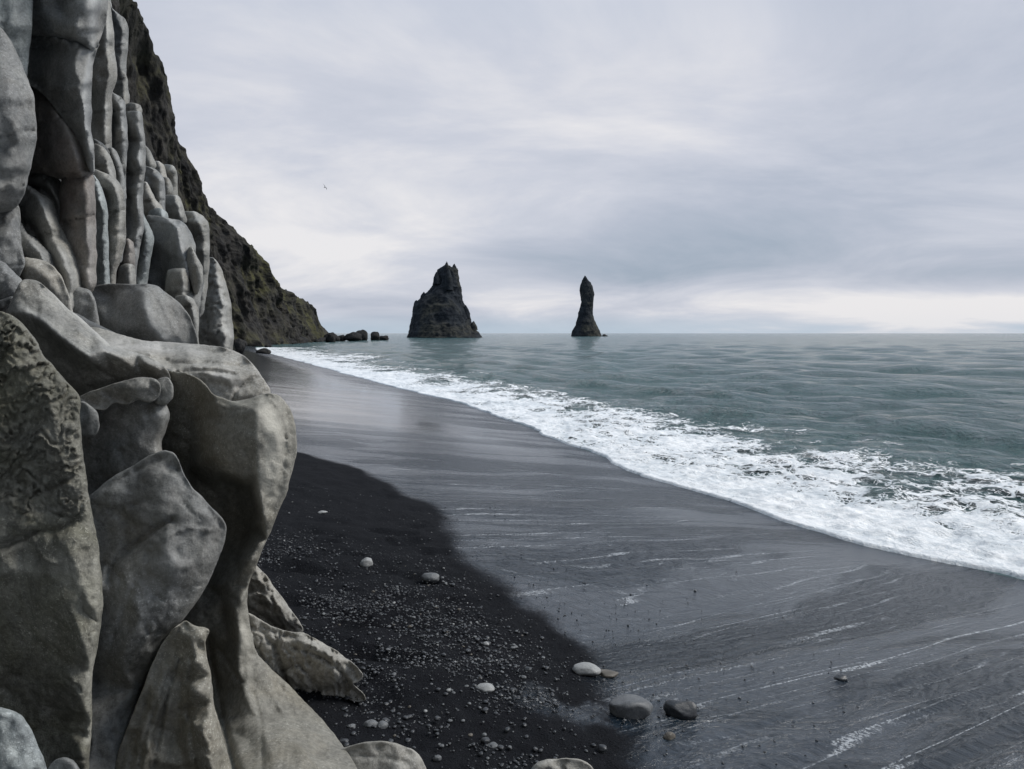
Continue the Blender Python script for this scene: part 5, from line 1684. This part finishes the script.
# ------------------------------------------------------------------ stones on the beach
S_GREY = rock_material('stone_grey', (0.075, 0.080, 0.086), (0.17, 0.176, 0.182), None, 0, scale=3, rough=0.6)
S_PALE = rock_material('stone_pale', (0.20, 0.205, 0.205), (0.36, 0.365, 0.36), None, 0, scale=3, rough=0.6)
S_DARK = rock_material('stone_dark', (0.018, 0.020, 0.024), (0.062, 0.066, 0.072), None, 0, scale=3, rough=0.42)
S_BROWN = rock_material('stone_brown', (0.055, 0.050, 0.042), (0.13, 0.115, 0.095), None, 0, scale=3, rough=0.55)
heroes = [
    (632, 721, 41, 29, S_GREY, 12, 'largest rounded grey stone half sunk in the wet sand'),
    (683, 720, 31, 22, S_DARK, -10, 'second largest stone, dark and wet, beside the big rounded one'),
    (587, 677, 26, 12, S_PALE, -14, 'flat elongated pale stone at the edge of the wet sand'),
    (608, 678, 20, 7, S_BROWN, 5, 'low brown stone just past the flat elongated pale one'),
    (430, 582, 17, 11, S_GREY, -4, 'rounded grey stone alone on the smooth dark sand'),
    (366, 568, 12, 12, S_PALE, 30, 'pale upright pebble among the gravel, nearest the lone grey stone'),
    (485, 693, 18, 9, S_PALE, 8, 'speckled pale pebble in the middle of the gravel'),
    (843, 682, 13, 7, S_DARK, 15, 'small dark stone by itself far out on the rippled wet sand'),
    (670, 741, 13, 9, S_BROWN, 40, 'small brown stone just below the dark wet one'),
    (369, 729, 15, 9, S_GREY, 0, 'oval grey pebble next to the flared rock stem'),
    (350, 731, 10, 6, S_GREY, 20, 'small grey pebble beside the oval one near the rock stem'),
    (343, 746, 10, 7, S_DARK, 20, 'dark pebble touching the flat half-buried rock'),
    (322, 515, 9, 4, S_PALE, 20, 'small pale pebble high on the dark sand near the overhanging boulder'),
    (492, 750, 13, 6, S_GREY, 10, 'flat grey pebble low in the gravel near the bottom edge'),
    (437, 762, 8, 7, S_GREY, 0, 'greenish grey pebble right of the flat half-buried rock'),
]
for i, (x, y, w, h, mt, rz, lb) in enumerate(heroes):
    p, dd = on_sand(x, y - 1)
    k = dd / FPX
    v, f = stone_mesh(w * k / 1.12, 500 + i * 3, 4, min(1.05, h / w * 1.05), 0.13, 1.25)
    v[:, 2] -= h * k * 0.22
    v[:, 1] *= 0.9
    a = R(rz); v = v @ np.array([[math.cos(a), math.sin(a), 0], [-math.sin(a), math.cos(a), 0], [0, 0, 1]])
    p = p + np.array([0, 0.5 * w * k * 0.6, 0.0]); p[2] = ground_z(p[:2])[0]
    o = mesh_obj('stone', v + p, f, mt, loc=p, attrs={'wear': np.zeros(len(v))})
    tag(o, lb, 'stone' if w > 14 else 'pebble')

# pebbles one can count: copies of a few shapes
protos = []
for k in range(9):
    v, f = stone_mesh(1.0, 700 + k, 3, 0.62, 0.16, 1.15)
    protos.append((v, f))
made = {}
rs = np.random.RandomState(31)
cnt = 0
while cnt < 230:
    u = rs.rand()
    if u < 0.78:      # the gravel bed
        x = rs.normal(425, 80); y = rs.normal(655, 62)
    else:
        x = rs.uniform(560, 860); y = rs.uniform(600, 769)
    if not (270 < x < 900 and 500 < y < 766): continue
    if x < 300 + max(0, y - 600) * 0.55: continue
    if u < 0.78 and x > 380 + (y - 500) * 1.1: continue
    p, dd = on_sand(x, y)
    size = rs.uniform(0.011, 0.024) if u < 0.78 else rs.uniform(0.007, 0.014)
    mk = rs.choice(4, p=[0.24, 0.06, 0.54, 0.16]) if u < 0.78 else 2
    mt = (S_GREY, S_PALE, S_DARK, S_BROWN)[mk]
    if u < 0.78 and rs.rand() < 0.15 and y > 600:
        size *= rs.uniform(1.5, 2.4)
    key = (cnt % 9, mk)
    if key not in made:
        v, f = protos[cnt % 9]
        o = mesh_obj('pebble', v, f, mt, loc=(0, 0, 0), attrs={'wear': np.zeros(len(v))})
        made[key] = o
    else:
        o = made[key].copy(); COL.objects.link(o)
    o.location = (p[0], p[1], p[2] + 0.0)
    o.scale = (size, size, size)
    o.rotation_euler = (rs.uniform(-0.2, 0.2), rs.uniform(-0.2, 0.2), rs.uniform(0, 6.28))
    nm = ('grey', 'pale', 'dark', 'brown')[mk]
    where = 'lying in the gravel on the dry black sand' if u < 0.78 else 'scattered on the wet rippled sand'
    tag(o, f'tiny {nm} pebble {where}', 'pebble', f'{nm} pebbles {where}')
    cnt += 1


# fine gravel as one body
def make_gravel():
    import bmesh
    shapes = []
    for k in range(7):
        shapes.append(stone_mesh(1.0, 900 + k, 2 if k < 4 else 1, 0.6, 0.2, 1.2))
    rs = np.random.RandomState(5)
    VV = {0: [], 1: [], 2: []}; FF = {0: [], 1: [], 2: []}; off = [0, 0, 0]
    N = 24000
    # seeds laid out over the upper beach in plan, dense beside the rocks
    X = rs.uniform(-2.6, 2.2, 90000); Y = rs.uniform(2.0, 8.5, 90000)
    P = np.stack([X, Y], 1)
    a = on_sand(330, 560)[0][:2]; b = on_sand(400, 640)[0][:2]; c = on_sand(480, 720)[0][:2]; d = on_sand(430, 769)[0][:2]
    spine = np.array([a, b, c])
    dist = poly_dist(P, spine, closed=False)
    q3 = np.column_stack([P, np.zeros(len(P))])
    pat = smooth01(-0.15, 0.35, fbm(q3 * 2.6, 3, 91)) * 0.9 + 0.1
    dens = np.exp(-(dist / 0.60) ** 2) * pat * 1.5 + 0.024 * (signed_line(P, wet_line) * WET_SIGN < 0.9) + 0.004 * (X > -0.5)
    keep = rs.rand(len(P)) < dens * 0.85
    P = P[keep][:N]
    gz = ground_z(P)
    q = np.column_stack([P, np.zeros(len(P))])
    lump = fbm(q * 3.1, 3, 11) * 0.026 + fbm(q * 9, 3, 12) * 0.014 + fbm(q * 26, 2, 13) * 0.007
    w = smooth01(-0.16, 0.22, signed_line(P, wet_line) * WET_SIGN)
    gz = gz + lump * (1 - w)
    for i in range(len(P)):
        k = rs.choice(3, p=[0.90, 0.09, 0.01])
        size = rs.gamma(2.2, 0.0028) + 0.004
        if w[i] > 0.7: size *= 0.75
        v, f = shapes[rs.randint(4) if size > 0.012 else 4 + rs.randint(3)]
        an = rs.uniform(0, 6.28); ca, sa = math.cos(an), math.sin(an)
        v = v @ np.array([[ca, sa, 0], [-sa, ca, 0], [0, 0, 1]]) * size + np.array([P[i, 0], P[i, 1], gz[i] - 0.001])
        VV[k].append(v); FF[k].append(f + off[k]); off[k] += len(v)
    root = None
    V = np.vstack([np.vstack(VV[k]) for k in range(3)])
    o1 = len(np.vstack(VV[0])); o2 = o1 + len(np.vstack(VV[1]))
    F = np.vstack([np.vstack(FF[0]), np.vstack(FF[1]) + o1, np.vstack(FF[2]) + o2])
    n0, n1 = len(np.vstack(FF[0])), len(np.vstack(FF[1]))
    o = mesh_obj('gravel', V, F, S_DARK, loc=(0, 4, 1), attrs={'wear': np.zeros(len(V))})
    o.data.materials.append(S_GREY); o.data.materials.append(S_PALE)
    mi = np.zeros(len(F), np.int32); mi[n0:n0 + n1] = 1; mi[n0 + n1:] = 2
    o.data.polygons.foreach_set('material_index', mi)
    tag(o, 'fine black and grey gravel strewn over the upper beach', 'gravel', kind='stuff')


make_gravel()
